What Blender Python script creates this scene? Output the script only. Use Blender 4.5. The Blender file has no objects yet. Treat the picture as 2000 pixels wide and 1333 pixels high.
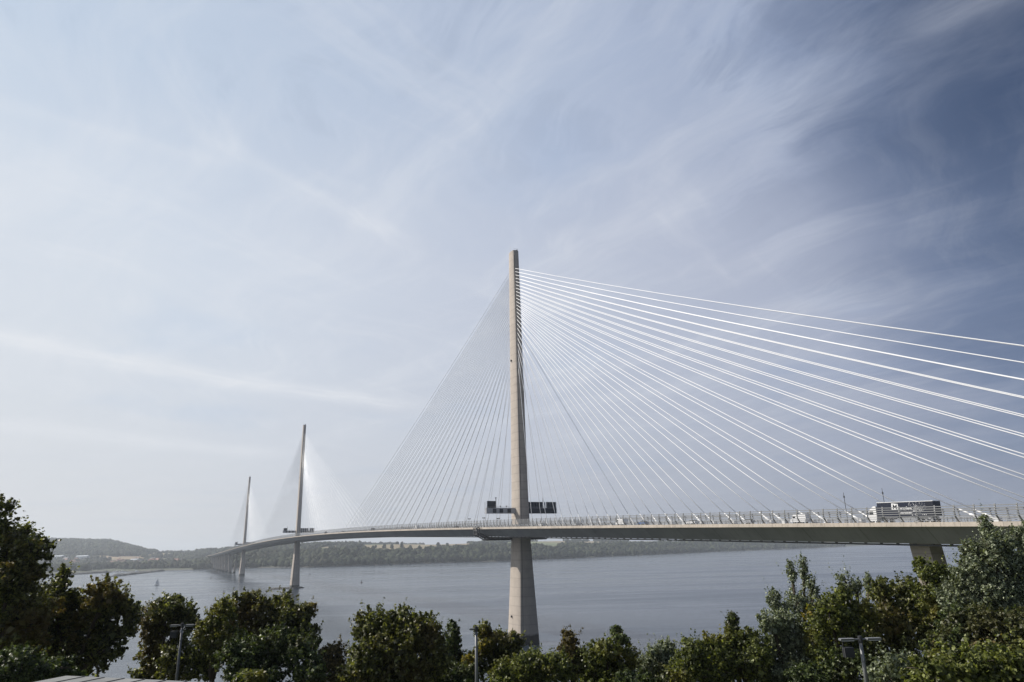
import bpy, math, random
import numpy as np
from mathutils import Vector
random.seed(7)
sc = bpy.context.scene
C = sc.collection

# ------------------------------------------------------------------ camera
FPX, CAMH, PITCH, ROLL = 1360.3, 44.08, 0.28768, -0.02384     # pixels at 2000 wide, metres, radians
cp, sp, cr, sr = math.cos(PITCH), math.sin(PITCH), math.cos(ROLL), math.sin(ROLL)
FW = np.array([0, cp, sp]); U0 = np.array([0, -sp, cp]); R0 = np.array([1., 0, 0])
RI = R0*cr + U0*sr
UP = -R0*sr + U0*cr
CAM = np.array([0, 0, CAMH])
cd = bpy.data.cameras.new('camera'); cam = bpy.data.objects.new('camera', cd); C.objects.link(cam)
cd.sensor_width = 36; cd.lens = FPX/2000*36; cd.clip_start = .5; cd.clip_end = 40000
from mathutils import Matrix
cam.matrix_world = Matrix(((RI[0], UP[0], -FW[0], 0), (RI[1], UP[1], -FW[1], 0), (RI[2], UP[2], -FW[2], CAMH), (0, 0, 0, 1)))
sc.camera = cam
def ray(x, y): return (x-1000)*RI + (666.5-y)*UP + FPX*FW
def at(x, y, Y): d = ray(x, y); return CAM + d*Y/d[1]
def ground(x, y, z=0.): d = ray(x, y); return CAM + d*(z-CAMH)/d[2]

# ------------------------------------------------------------------ sky and sun
SUN_EL = math.radians(39.3)
SH = np.array([-.947, .320]); SH /= np.linalg.norm(SH)
SUN = np.array([SH[0]*math.cos(SUN_EL), SH[1]*math.cos(SUN_EL), math.sin(SUN_EL)])
w = bpy.data.worlds.new('World'); sc.world = w; w.use_nodes = True
nt = w.node_tree; nt.nodes.clear()
class NB:
    """small helper for node graphs"""
    def __init__(s, nt): s.nt = nt
    def n(s, t, **k):
        o = s.nt.nodes.new(t)
        for a, b in k.items(): setattr(o, a, b)
        return o
    def put(s, sock, v):
        if hasattr(v, 'is_linked') or isinstance(v, bpy.types.NodeSocket): s.nt.links.new(v, sock)
        else: sock.default_value = v
    def m(s, op, a, b=0., c=0., clamp=False):
        o = s.n('ShaderNodeMath', operation=op, use_clamp=clamp)
        s.put(o.inputs[0], a); s.put(o.inputs[1], b); s.put(o.inputs[2], c)
        return o.outputs[0]
    def v(s, op, a, b=None, out=0):
        o = s.n('ShaderNodeVectorMath', operation=op); s.put(o.inputs[0], a)
        if b is not None: s.put(o.inputs[3 if op == 'SCALE' else 1], b)
        return o.outputs['Value'] if out else o.outputs[0]
    def xyz(s, x, y, z=0.):
        o = s.n('ShaderNodeCombineXYZ')
        for i, q in enumerate((x, y, z)): s.put(o.inputs[i], q)
        return o.outputs[0]
    def sep(s, a): o = s.n('ShaderNodeSeparateXYZ'); s.put(o.inputs[0], a); return o.outputs
    def noise(s, vec, scale, detail=4., rough=.5, lac=2., dist=0.):
        o = s.n('ShaderNodeTexNoise'); s.put(o.inputs['Vector'], vec)
        for k, q in (('Scale', scale), ('Detail', detail), ('Roughness', rough), ('Lacunarity', lac), ('Distortion', dist)): o.inputs[k].default_value = q
        return o.outputs[0]
    def rng(s, a, f0, f1, t0=0., t1=1., smooth=True):
        o = s.n('ShaderNodeMapRange', interpolation_type='SMOOTHSTEP' if smooth else 'LINEAR')
        s.put(o.inputs[0], a)
        for i, q in enumerate((f0, f1, t0, t1)): s.put(o.inputs[i+1], q)
        return o.outputs[0]
    def mix(s, f, a, b, blend='MIX'):
        o = s.n('ShaderNodeMix', data_type='RGBA', blend_type=blend)
        s.put(o.inputs[0], f); s.put(o.inputs[6], a); s.put(o.inputs[7], b)
        return o.outputs[2]
def srgb(r, g, b, k=1.):
    f = lambda c: (c/255/12.92 if c/255 < .04045 else ((c/255+.055)/1.055)**2.4)*k
    return (f(r), f(g), f(b), 1)
b = NB(nt)
sky = b.n('ShaderNodeTexSky', sky_type='NISHITA', sun_disc=False, sun_elevation=SUN_EL,
          sun_rotation=math.atan2(SUN[0], SUN[1]), air_density=.62, dust_density=.25, ozone_density=2.6, altitude=50)
SKY_K, EXPO = .05, .30; KK = 1/(SKY_K*2**EXPO)
tc = b.n('ShaderNodeTexCoord'); D = b.v('NORMALIZE', tc.outputs['Generated'])
X, Y, Z = b.sep(D)
Zc = b.m('MAXIMUM', Z, 0.)
den = b.m('ADD', Zc, .06)
px, py = b.m('DIVIDE', X, den), b.m('DIVIDE', Y, den)
P = b.xyz(px, py)
wv = b.n('ShaderNodeTexNoise'); wv.inputs['Scale'].default_value = 1.1; wv.inputs['Detail'].default_value = 3
b.put(wv.inputs['Vector'], P)
warp = b.v('SCALE', b.v('SUBTRACT', wv.outputs[1], (.5, .5, .5)), .55)
PW = b.v('ADD', P, warp)
def streak(dx, dy, along, across, scale, detail=6., rough=.58, src=PW, off=0.):
    a_ = b.v('DOT_PRODUCT', src, (dx, dy, 0), 1); c_ = b.v('DOT_PRODUCT', src, (-dy, dx, 0), 1)
    return b.noise(b.xyz(b.m('MULTIPLY', a_, along), b.m('MULTIPLY', c_, across), off), scale, detail, rough)
s1 = streak(-.67, .74, .5, 2.0, 1.5, 9., .64)
s2 = streak(.78, .62, .5, 2.2, 1.5, off=4.3)
s3 = streak(-.30, .95, .6, 3.2, 2.6, 9., .66, off=9.)
s4 = streak(.60, .80, .5, 2.6, 2.4, 9., .66, off=14.)
big = b.noise(P, .75, 2., .5)
sd = b.v('DOT_PRODUCT', D, tuple(SUN), 1)
qd = b.m('SUBTRACT', sd, b.m('MULTIPLY', b.m('SUBTRACT', Zc, .42), .8))
qd = b.m('ADD', qd, b.m('MULTIPLY', b.m('SUBTRACT', b.noise(PW, 1.2, 3., .5), .5), .16))
veil = b.rng(qd, -.02, .30, .22, .92)                 # thin high cirrostratus, thicker sunward
hor = b.m('MULTIPLY', b.m('POWER', b.m('SUBTRACT', 1., Zc), 4.5), .72)   # seen through more of it low down
w1 = b.rng(s1, .40, .72); w2 = b.rng(s2, .44, .74); w3 = b.rng(s3, .42, .75)
wis = b.m('ADD', b.m('MULTIPLY', w1, .50), b.m('ADD', b.m('MULTIPLY', w2, .30), b.m('MULTIPLY', w3, .22)))
wis = b.m('MULTIPLY', wis, b.rng(big, .30, .62, .35, .95))
fade = b.rng(px, .25, 1.1, 1., .5)
wis = b.m('MULTIPLY', b.m('MULTIPLY', wis, fade), b.rng(sd, -.1, .45, .34, .85))
# the dense plume over the bridge, and the contrails
def trail(x0, y0, x1, y1, curve, sig, amp, ext=6.):
    L = math.hypot(x1-x0, y1-y0); ux, uy = (x1-x0)/L, (y1-y0)/L
    q = b.v('SUBTRACT', b.v('ADD', P, b.v('SCALE', b.v('SUBTRACT', wv.outputs[1], (.5, .5, .5)), .10)), (x0, y0, 0))
    t = b.v('DOT_PRODUCT', q, (ux, uy, 0), 1); d = b.v('DOT_PRODUCT', q, (-uy, ux, 0), 1)
    d = b.m('SUBTRACT', d, b.m('MULTIPLY', b.m('MULTIPLY', t, b.m('SUBTRACT', L, t)), curve))
    g = b.m('EXPONENT', b.m('MULTIPLY', b.m('POWER', b.m('DIVIDE', d, sig), 2.), -1.))
    g = b.m('MULTIPLY', g, b.rng(t, L*.75, L*1.12, 1., 0.))
    g = b.m('MULTIPLY', g, b.rng(t, -ext, -ext*.5, 0., 1.))
    nz = b.noise(b.xyz(b.m('MULTIPLY', t, 1.5), b.m('MULTIPLY', d, 7.)), 2.5, 5., .6)
    return b.m('MULTIPLY', b.m('MULTIPLY', g, b.rng(nz, .25, .7, .45, 1.2)), amp)
tr = b.m('ADD', trail(-1.94, 2.51, -.5, 3.84, .104, .12, .60), trail(-2.84, 3.8, -1.66, 5.08, .05, .20, .38))
tr = b.m('ADD', tr, trail(-.95, 1.28, -.66, 1.48, .2, .03, .16, .3))
tr = b.m('ADD', tr, trail(1.02, .84, .74, 1.10, .2, .05, .20, .6))
tr = b.m('ADD', tr, trail(-.58, 1.52, -.30, 1.86, .3, .035, .22, .3))
cov = b.m('ADD', b.m('ADD', veil, hor), b.m('ADD', wis, tr))
cov = b.m('MINIMUM', cov, 1.0)
cov = b.m('MULTIPLY', cov, .96)
cr0 = b.n('ShaderNodeValToRGB'); b.put(cr0.inputs[0], b.rng(qd, -1., 1., 0., 1., smooth=False)); E0 = cr0.color_ramp
def stop(i, pos, c):
    el = E0.elements[i] if i < 2 and i < len(E0.elements) else E0.elements.new(pos)
    el.position = pos; el.color = srgb(*c)
E0.elements[0].position = .1; E0.elements[0].color = srgb(44, 56, 82)
E0.elements[1].position = .99; E0.elements[1].color = srgb(234, 238, 242)
for pos, c in ((.30, (66, 80, 108)), (.49, (98, 113, 146)), (.545, (134, 148, 178)), (.60, (178, 185, 205)), (.66, (193, 199, 216)), (.76, (206, 212, 226)), (.90, (221, 228, 238))):
    el = E0.elements.new(pos); el.color = srgb(*c)
ccol = b.mix(1., cr0.outputs[0], (KK, KK, KK, 1), 'MULTIPLY')
pat = b.noise(PW, .95, 3., .5)
ccol = b.mix(b.m('MULTIPLY', b.rng(pat, .52, .72), .5), ccol, b.mix(1., ccol, (.76, .86, .97, 1), 'MULTIPLY'))
ccol = b.mix(b.rng(Z, .36, .62, 0., .55), ccol, b.mix(1., ccol, (.74, .84, .93, 1), 'MULTIPLY'))
hcol = b.mix(b.rng(sd, -.2, .7), srgb(147, 152, 166, KK), srgb(222, 219, 217, KK))
ccol = b.mix(b.m('MULTIPLY', b.m('POWER', b.m('SUBTRACT', 1., Zc), 5.), .92), ccol, hcol)
col = b.mix(cov, sky.outputs[0], ccol)
f1 = b.rng(s1, .44, .70); f3 = b.rng(s3, .46, .74); f4 = b.rng(s4, .46, .72)
sel = b.rng(b.noise(P, .9, 2., .5), .40, .60)
fe = b.m('ADD', b.m('MULTIPLY', f1, .6), b.m('ADD', b.m('MULTIPLY', b.m('MULTIPLY', f3, sel), .55), b.m('MULTIPLY', b.m('MULTIPLY', f4, b.m('SUBTRACT', 1., sel)), .5)))
bright = b.m('MULTIPLY', fe, b.rng(qd, -.05, .45, .09, .42))
bright = b.m('MULTIPLY', bright, b.rng(Z, .08, .3, .25, 1.))
col = b.mix(1., col, (.91, .938, .972, 1), 'MULTIPLY')
col = b.mix(b.m('MINIMUM', b.m('ADD', bright, b.m('MULTIPLY', tr, .85)), 1.), col, srgb(232, 235, 240, KK))
bg = b.n('ShaderNodeBackground'); bg.inputs[1].default_value = SKY_K; nt.links.new(col, bg.inputs[0])
wo = b.n('ShaderNodeOutputWorld'); nt.links.new(bg.outputs[0], wo.inputs[0])
ld = bpy.data.lights.new('sun', 'SUN'); ld.energy = 4.5; ld.angle = math.radians(.6); ld.color = (1, .93, .84)
lo = bpy.data.objects.new('sun', ld); C.objects.link(lo)
lo.rotation_euler = Vector(tuple(SUN)).to_track_quat('Z', 'Y').to_euler()
sc.view_settings.view_transform = 'Standard'; sc.view_settings.look = 'None'
sc.view_settings.exposure = EXPO; sc.view_settings.gamma = 1
sc.cycles.volume_bounces = 0; sc.cycles.max_bounces = 6; sc.cycles.transparent_max_bounces = 8

# ------------------------------------------------------------------ object helpers
ORIG = {}
def tag(o, label=None, cat=None, group=None, kind=None):
    if label: o['label'] = label
    if cat: o['category'] = cat
    if group: o['group'] = group
    if kind: o['kind'] = kind
    return o
def empty(name, loc, label=None, cat=None, group=None, rz=0.):
    o = bpy.data.objects.new(name, None); C.objects.link(o); o.location = tuple(loc); o.rotation_euler = (0, 0, rz)
    o.empty_display_size = .2
    ORIG[o.name] = np.array(loc, float)
    return tag(o, label, cat, group)
def copy_tree(o, parent=None):
    c = o.copy(); C.objects.link(c)
    if parent: c.parent = parent
    for ch in [x for x in o.children]: copy_tree(ch, c)
    return c
def mesh(name, V, F, mat, smooth=False):
    me = bpy.data.meshes.new(name)
    V = np.asarray(V, np.float32)
    if isinstance(F, np.ndarray):
        k = F.shape[1]; nf = len(F)
        me.vertices.add(len(V)); me.vertices.foreach_set('co', V.ravel())
        me.loops.add(nf*k); me.loops.foreach_set('vertex_index', F.ravel().astype(np.int32))
        me.polygons.add(nf); me.polygons.foreach_set('loop_start', np.arange(0, nf*k, k, dtype=np.int32))
        me.update(calc_edges=True)
    else:
        me.from_pydata([tuple(map(float, v)) for v in V], [], F); me.update()
    if smooth: me.polygons.foreach_set('use_smooth', [True]*len(me.polygons))
    for m_ in (mat if isinstance(mat, (list, tuple)) else [mat]): me.materials.append(m_)
    return me
class MB:
    """collects boxes, bars, tubes and lofts into one mesh"""
    def __init__(s): s.V = []; s.F = []; s.M = []; s.mi = 0; s.sm = False; s.S = []
    def add(s, vs, fs):
        n = len(s.V); s.V += [tuple(map(float, v)) for v in vs]
        s.F += [tuple(i+n for i in f) for f in fs]; s.M += [s.mi]*len(fs); s.S += [s.sm]*len(fs)
    def hexa(s, q):     # 8 corners: bottom 4 ccw, top 4 ccw
        s.add(q, [(3, 2, 1, 0), (4, 5, 6, 7), (0, 1, 5, 4), (1, 2, 6, 5), (2, 3, 7, 6), (3, 0, 4, 7)])
    def box(s, c, h, rz=0.):
        cz, sz = math.cos(rz), math.sin(rz); q = []
        for z in (-h[2], h[2]):
            for x, y in ((-h[0], -h[1]), (h[0], -h[1]), (h[0], h[1]), (-h[0], h[1])):
                q.append((c[0]+x*cz-y*sz, c[1]+x*sz+y*cz, c[2]+z))
        s.hexa(q)
    def loft(s, rings, cap=True):
        k = len(rings[0]); n = len(s.V); vs = [v for r in rings for v in r]; fs = []
        for i in range(len(rings)-1):
            for j in range(k):
                a, b_ = i*k+j, i*k+(j+1) % k; fs.append((a, b_, b_+k, a+k))
        if cap: fs.append(tuple(reversed(range(k)))); fs.append(tuple(range(len(vs)-k, len(vs))))
        s.add(vs, fs)
    def tube(s, pts, rad, k=6, cap=True):
        pts = [np.array(p, float) for p in pts]
        if not hasattr(rad, '__len__'): rad = [rad]*len(pts)
        rings = []
        for i, p in enumerate(pts):
            t = pts[min(i+1, len(pts)-1)]-pts[max(i-1, 0)]; t /= np.linalg.norm(t)+1e-9
            a = np.cross(t, (0, 0, 1.)); 
            if np.linalg.norm(a) < .05: a = np.cross(t, (0, 1., 0))
            a /= np.linalg.norm(a); c = np.cross(a, t)
            rings.append([p+rad[i]*(a*math.cos(2*math.pi*j/k)-c*math.sin(2*math.pi*j/k)) for j in range(k)])
        s.loft([r[::-1] for r in rings], cap)
    def build(s, name, mat, parent=None, smooth=False):
        o0 = ORIG.get(root_of(parent).name, np.zeros(3)) if parent and not getattr(s, 'local', False) else np.zeros(3)
        me = mesh(name, np.array(s.V)-o0, s.F, mat)
        me.polygons.foreach_set('material_index', s.M)
        me.polygons.foreach_set('use_smooth', [bool(x or smooth) for x in s.S])
        o = bpy.data.objects.new(name, me); C.objects.link(o)
        if parent: o.parent = parent
        return o
def root_of(o):
    while o.parent: o = o.parent
    return o
def LMB(): m_ = MB(); m_.local = True; return m_

# ------------------------------------------------------------------ materials
MATS = {}
def mat(name, color, rough=.7, metal=0., noise=None, spec=None, bump=None):
    m_ = bpy.data.materials.new(name); m_.use_nodes = True; t = m_.node_tree; p = t.nodes['Principled BSDF']
    p.inputs['Base Color'].default_value = (*color, 1); p.inputs['Roughness'].default_value = rough; p.inputs['Metallic'].default_value = metal
    if spec is not None: p.inputs['Specular IOR Level'].default_value = spec
    if noise:
        sc_, amt = noise; q = NB(t); tc_ = q.n('ShaderNodeTexCoord')
        nz = q.noise(tc_.outputs['Object'], sc_, 5., .6)
        c = q.mix(q.rng(nz, .25, .75), tuple(x*(1-amt) for x in color)+(1,), tuple(min(1, x*(1+amt)) for x in color)+(1,))
        t.links.new(c, p.inputs['Base Color'])
    MATS[name] = m_
    return m_
def concrete(name, color, joint=4.2, tide=False):
    m_ = mat(name, color, .82); t = m_.node_tree; q = NB(t); p = t.nodes['Principled BSDF']
    g = q.n('ShaderNodeNewGeometry').outputs['Position']; x, y, z = q.sep(g)
    nz = q.noise(g, .35, 6., .65); st = q.noise(q.xyz(q.m('MULTIPLY', x, 2.2), q.m('MULTIPLY', y, 2.2), q.m('MULTIPLY', z, .08)), 1., 5., .6)
    c = q.mix(q.rng(nz, .3, .7), tuple(k*.90 for k in color)+(1,), tuple(k*1.06 for k in color)+(1,))
    c = q.mix(q.rng(st, .46, .66, 0., .38), c, tuple(k*.72 for k in color)+(1,))
    if joint:
        fr = q.m('FRACT', q.m('DIVIDE', z, joint)); ln = q.m('LESS_THAN', fr, .075)
        c = q.mix(q.m('MULTIPLY', ln, .40), c, (*[k*.45 for k in color], 1))
        cell = q.m('FLOOR', q.m('DIVIDE', z, joint)); wn = q.n('ShaderNodeTexWhiteNoise', noise_dimensions='1D'); q.put(wn.inputs['W'], cell)
        c = q.mix(q.m('MULTIPLY', wn.outputs[0], .12), c, (*[k*.6 for k in color], 1))
    if tide:
        zz = q.m('ADD', z, q.m('MULTIPLY', nz, 1.6))
        c = q.mix(q.rng(zz, 4.2, 5.2, .92, 0.), c, (.022, .024, .02, 1))
    t.links.new(c, p.inputs['Base Color'])
    return m_
M_TOW = concrete('tower_concrete', (.420, .368, .318), 4.2, True)
M_PIER = concrete('pier_concrete', (.32, .28, .245), 4.5, True)
M_FASC = concrete('fascia_concrete', (.50, .44, .375), None)
M_WEB = mat('deck_steel', (.20, .205, .21), .5, noise=(.12, .14))
def seam(m_, step, wd, dark, zs=.25):
    t = m_.node_tree; q = NB(t); p = t.nodes['Principled BSDF']; old = p.inputs['Base Color'].links[0].from_socket
    g = q.n('ShaderNodeNewGeometry').outputs['Position']; a = q.v('DOT_PRODUCT', g, (-math.sin(.459727), math.cos(.459727), 0), 1); z = q.sep(g)[2]
    u = q.m('DIVIDE', a, step); fr = q.m('FRACT', u); ln = q.m('LESS_THAN', fr, wd/step)
    wn = q.n('ShaderNodeTexWhiteNoise', noise_dimensions='1D'); q.put(wn.inputs['W'], q.m('FLOOR', u))
    c = q.mix(q.m('MULTIPLY', wn.outputs[0], .22), old, (.10, .10, .095, 1))
    st = q.noise(q.xyz(q.m('MULTIPLY', a, 1.4), 0., q.m('MULTIPLY', z, zs)), 1., 5., .6)
    c = q.mix(q.rng(st, .5, .72, 0., dark), c, (.07, .065, .055, 1))
    c = q.mix(q.m('MULTIPLY', ln, .55), c, (.05, .05, .05, 1)); t.links.new(c, p.inputs['Base Color'])
seam(M_WEB, 16.2, .22, .30); seam(M_FASC, 4.05, .10, .45, .6)
M_BLACK = mat('dark_rail_steel', (.03, .032, .035), .6)
M_GAN = mat('gantry_steel', (.075, .075, .078), .55, noise=(.6, .3))
M_POST = mat('post_steel', (.20, .205, .21), .5, .1)
M_SLAT = mat('barrier_slat', (.20, .205, .21), .5)
M_CABLE = mat('cable_sheath', (.80, .81, .82), .38)
M_ASPH = mat('asphalt', (.055, .055, .058), .9, noise=(.8, .2))
M_SIGN = mat('sign_dark', (.022, .026, .036), .4)
M_GREY = mat('galvanised_steel', (.36, .37, .38), .42, .5, noise=(3., .15))
M_LAMP = mat('lamp_steel', (.17, .175, .18), .5, .2)
M_WHITE = mat('white_paint', (.80, .80, .79), .35)
M_GLASS = mat('dark_glass', (.02, .022, .026), .08)
M_RUB = mat('rubber', (.02, .02, .02), .8)

# ------------------------------------------------------------------ bridge frame
TH = 0.459727
T0 = np.array([2.084, 361.42, 0.])
AX = np.array([-math.sin(TH), math.cos(TH), 0]); EA = np.array([-math.cos(TH), -math.sin(TH), 0]); ZZ = np.array([0, 0, 1.])
def B(s, e, z): return T0 + AX*s + EA*e + ZZ*z
ks = np.array([-520, -330, -245, -183, -112, -39, 70, 217, 400, 515, 620, 780, 1032, 1264, 1509, 1837, 2309, 2700])
kz = np.array([37.6, 43.9, 46.4, 48.4, 50.4, 52.4, 55.2, 58.5, 60.9, 61.8, 62.1, 61.5, 58.6, 55.4, 50.9, 44.6, 38.2, 36])
PZ = np.polyfit(ks/1000, kz, 6)
def dz(s): return float(np.polyval(PZ, s/1000))
SMIN, SMAX = -420., 2260.
ss = list(np.arange(SMIN, SMAX+1, 20.))
bridge = empty('cable_stayed_bridge', T0, 'long pale cable stayed bridge with three tall slender towers crossing the estuary', 'bridge')
def extrude(profile, s0=SMIN, s1=SMAX, step=20., closed=True):
    m_ = MB(); L = list(np.arange(s0, s1+.1, step)); rings = [[B(s, e, dz(s)+z) for e, z in profile] for s in L]
    m_.loft(rings[::-1] if False else rings, True); return m_
# steel box and cantilever soffit, running edge, road
deck = extrude([(-19.3, -.55), (-15.2, -4.35), (15.2, -4.35), (19.3, -.55)]).build('deck', M_WEB, bridge)
for sgn in (1, -1):
    pr = [(20.15*sgn, .12), (20.15*sgn, -.78), (18.9*sgn, -.9), (18.9*sgn, .12)]
    if sgn < 0: pr = pr[::-1]
    o = extrude(pr).build('edge_beam', M_FASC, deck)
extrude([(18.88, -.50), (-18.88, -.50), (-18.88, 0), (18.88, 0)][::-1]).build('road_surface', M_ASPH, deck)
mk = MB()
for e, on in ((17.2, 1), (4.6, 1), (-4.6, 1), (-17.2, 1)):
    rings = [[B(s, e-.1, dz(s)+.01), B(s, e+.1, dz(s)+.01), B(s, e+.1, dz(s)+.014), B(s, e-.1, dz(s)+.014)] for s in ss]
    mk.loft(rings)
for e in (8.5, 12.4, -8.5, -12.4):
    for s in np.arange(-400, 1200, 9.):
        mk.hexa([B(s, e-.08, dz(s)+.01), B(s, e+.08, dz(s)+.01), B(s+2, e+.08, dz(s+2)+.01), B(s+2, e-.08, dz(s+2)+.01),
                 B(s, e-.08, dz(s)+.015), B(s, e+.08, dz(s)+.015), B(s+2, e+.08, dz(s+2)+.015), B(s+2, e-.08, dz(s+2)+.015)])
mk.build('lane_marking', M_WHITE, deck)
# underslung traveller rails on hangers
for sgn in (1, -1):
    m_ = extrude([(14.5*sgn-.18, -4.86), (14.5*sgn+.18, -4.86), (14.5*sgn+.18, -4.50), (14.5*sgn-.18, -4.50)])
    for s in np.arange(SMIN+2, 1500, 4.05): m_.box(B(s, 14.5*sgn, dz(s)-4.44), (.28, .2, .09), TH)
    m_.build('traveller_rail', M_BLACK, deck)

# ------------------------------------------------------------------ towers
zW = [0, 3.01, 22, 46, 72, 115, 170, 203]
wW = [12.0, 11.6, 9.5, 7.0, 5.7, 5.0, 4.25, 3.85]
dW = [14.2, 13.9, 12.3, 10.3, 9.6, 8.6, 7.1, 6.1]
def tower(s0, H, name='tower'):
    m_ = MB(); m_.sm = True; rings = []
    for z in [-4, 0, 2, 5, 8, 14, 22, 30, 38, 46, 54, 62, 72, 85, 100, 115, 130, 145, 157, 170, 185, 195, 203]:
        zz = max(z, 0); W = np.interp(zz, zW, wW)/2; Dp = np.interp(zz, zW, dW)/2; ring = []
        # flat transverse ends, convex long faces, small rounded arrises
        c = .45; N = 7
        side = [(x, W*(1-.13*(x/(Dp-c))**2) if True else W) for x in np.linspace(-(Dp-c), Dp-c, N)]
        We = side[0][1]-c*.7
        ptsE = [(x, y) for x, y in side]                       # east side going south
        end = [(Dp-.12, We+.12), (Dp, We-.15), (Dp, 0), (Dp, -We+.15), (Dp-.12, -We-.12)]
        loop = ptsE+end+[(-x, -y) for x, y in side]+[(-x, -y) for x, y in end]
        zr = z*H/203. if z > 60 else z
        for x, y in loop: ring.append(B(s0+x, y, zr))
        rings.append(ring)
    m_.loft(rings)
    o = m_.build(name, M_TOW, bridge)
    o.data.polygons.foreach_set('use_smooth', [True]*len(o.data.polygons))
    o.data.set_sharp_from_angle(angle=math.radians(24))
    # mast furniture
    f = MB(); f.tube([B(s0+1.6, 1.2, H-.5), B(s0+1.6, 1.2, H+4.5)], [.12, .05], 5)
    f.build('lightning_rod', M_GREY, o)
    f = MB()
    for k in range(5): f.box(B(s0-2.6+.55*k, -.9+.35*(k % 2), H+.35), (.16, .16, .45), TH)
    f.tube([B(s0-2.9, 1.5, H+1.0), B(s0-2.9, -1.6, H+1.0)], .04, 4)
    f.build('roof_equipment', M_BLACK, o)
    for z in (140, 12):
        f = MB(); Wd = np.interp(z, zW, wW)/2; f.box(B(s0+1.2, Wd+.25, z), (.32, .3, .45), TH); f.build('aviation_light', M_BLACK, o)
    return o
towers = [tower(0, 203), tower(650, 210.5), tower(1300, 203)]
# raised dark strip up each tower arris, its colour standing for a recess line's shade
for s0, o in zip((0, 650, 1300), towers):
    g = MB()
    for sg in (-1, 1):
        pts = [(np.interp(z, zW, dW)/2, np.interp(z, zW, wW)/2, z) for z in (4, 22, 46, 72, 115, 170, 200)]
        g.loft([[B(s0+sg*(d+.004), w_*.62-.1, z), B(s0+sg*(d+.03), w_*.62-.1, z), B(s0+sg*(d+.03), w_*.62+.1, z), B(s0+sg*(d+.004), w_*.62+.1, z)] for d, w_, z in pts])
    g.build('recess_shade_strip', M_GAN, o)

# ------------------------------------------------------------------ piers (V shaped legs)
def pier(s0, zb, top=9.4, bot=4.6, z0=0.):
    m_ = MB(); zt = dz(s0)-4.34
    for sg in (1, -1):
        rings = []
        for t in np.linspace(0, 1, 7):
            e = sg*(bot+(top-bot)*t); hw = 2.5-.35*t; hd = 2.25; z = z0+(zt-z0)*t
            rings.append([B(s0-hd, e-hw, z), B(s0-hd, e+hw, z), B(s0+hd, e+hw, z), B(s0+hd, e-hw, z)])
        m_.loft(rings)
    m_.box(B(s0, 0, z0-.6), (bot+3.4, 3.2, 1.2), TH)
    m_.box(B(s0, top, zt-.02), (1.7, 1.7, .3), TH); m_.box(B(s0, -top, zt-.02), (1.7, 1.7, .3), TH)
    return m_.build('pier', M_PIER, bridge)
pier(-218.9, 0, 10.2, 5.0, z0=9.)
pier(-327, 0, z0=20.)
for s0 in (1523, 1627, 1717, 1804, 1891, 1975, 2059, 2143, 2223): pier(s0, 0, 9.6, 4.8, z0=1.)

# ------------------------------------------------------------------ stay cables
NS = list(-18-np.arange(15)*15.0)+list(-244-np.arange(9)*11.2)
SSo = list(20+np.arange(24)*15.8)
gaps = [1.95]*12+[2.05, 2.1, 2.2, 2.3, 2.45, 2.6, 2.8, 3.0, 3.2, 3.4, 3.6]
ztw = [192.0-sum(gaps[:i]) for i in range(24)][::-1]      # lowest first
rest = MB(); n_own = 0
def cable_pts(s0, H, sd_, i, pl):
    sa = (NS[i] if (sd_ < 0 and s0 == 0) else sd_*SSo[i]); z1 = ztw[i]*H/203.
    if sd_ < 0 and s0 > 0: sa = -SSo[i]
    Dh = np.interp(z1, zW, dW)/2-.15
    a = B(s0+sd_*Dh, pl*.95, z1); e_ = B(s0+sa, pl*2.6, dz(s0+sa)+.4)
    L = np.linalg.norm(e_-a); sag = .0065*L*min(1, L/300)
    k = 9; return [a+(e_-a)*t-ZZ*4*sag*t*(1-t) for t in np.linspace(0, 1, k)]
for ti, (s0, H) in enumerate(((0, 203), (650, 210.5), (1300, 203))):
    for sd_ in (-1, 1):
        for i in range(23, -1, -1):
            for pl in (1, -1):
                p = cable_pts(s0, H, sd_, i, pl)
                own = n_own < 100; m_ = MB() if own else rest
                m_.tube(p, ((.125 if sd_ < 0 else .105), .050, .032)[ti], 6 if own else 4)
                if own:
                    o = m_.build('stay_cable', M_CABLE, bridge, True); n_own += 1
                    d = (p[-2]-p[-1]); d /= np.linalg.norm(d)
                    q = MB(); q.tube([p[-1], p[-1]+d*2.6, p[-1]+d*3.0, p[-1]+d*5.5], [.34, .30, .22, .15], 8)
                    q.box(B(s0+(NS[i] if sd_ < 0 and s0 == 0 else sd_*SSo[i]), pl*2.6, dz(s0+sd_*abs(SSo[i]) if not (sd_ < 0 and s0 == 0) else NS[i])+.5), (.7, .55, .55), TH)
                    q.build('anchor_sleeve', M_WHITE, o)
tag(rest.build('stay_cable', M_CABLE, bridge), 'fine white stay cables fanning from the two farther towers', kind='stuff')

# ------------------------------------------------------------------ wind barriers
def post(m_, s, sg):
    z = dz(s); pts = [(19.35, .1), (19.95, .75), (20.3, 1.25), (20.36, 2.3), (20.15, 3.42)]
    for (e0, z0), (e1, z1) in zip(pts[:-1], pts[1:]):
        h = .12
        q = []
        for e, zz in ((e0, z0), (e1, z1)):
            for a, c in ((-h, -.11), (h, -.11), (h, .11), (-h, .11)): q.append(B(s+a, sg*(e+c), z+zz))
        m_.hexa(q if sg > 0 else [q[k] for k in (3, 2, 1, 0, 7, 6, 5, 4)])
postS = np.arange(-249-3.95*20, 1500, 3.95); rp = MB(); cnt = 0
for s in postS:
    if s > -253 and cnt < 100:
        m_ = MB(); post(m_, s, 1); m_.build('wind_barrier_post', M_POST, deck); cnt += 1
    else: post(rp, s, 1)
    post(rp, s+1.0, -1)
tag(rp.build('wind_barrier_post', M_POST, deck), 'distant and far side posts of the wind barrier', kind='stuff')
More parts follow.
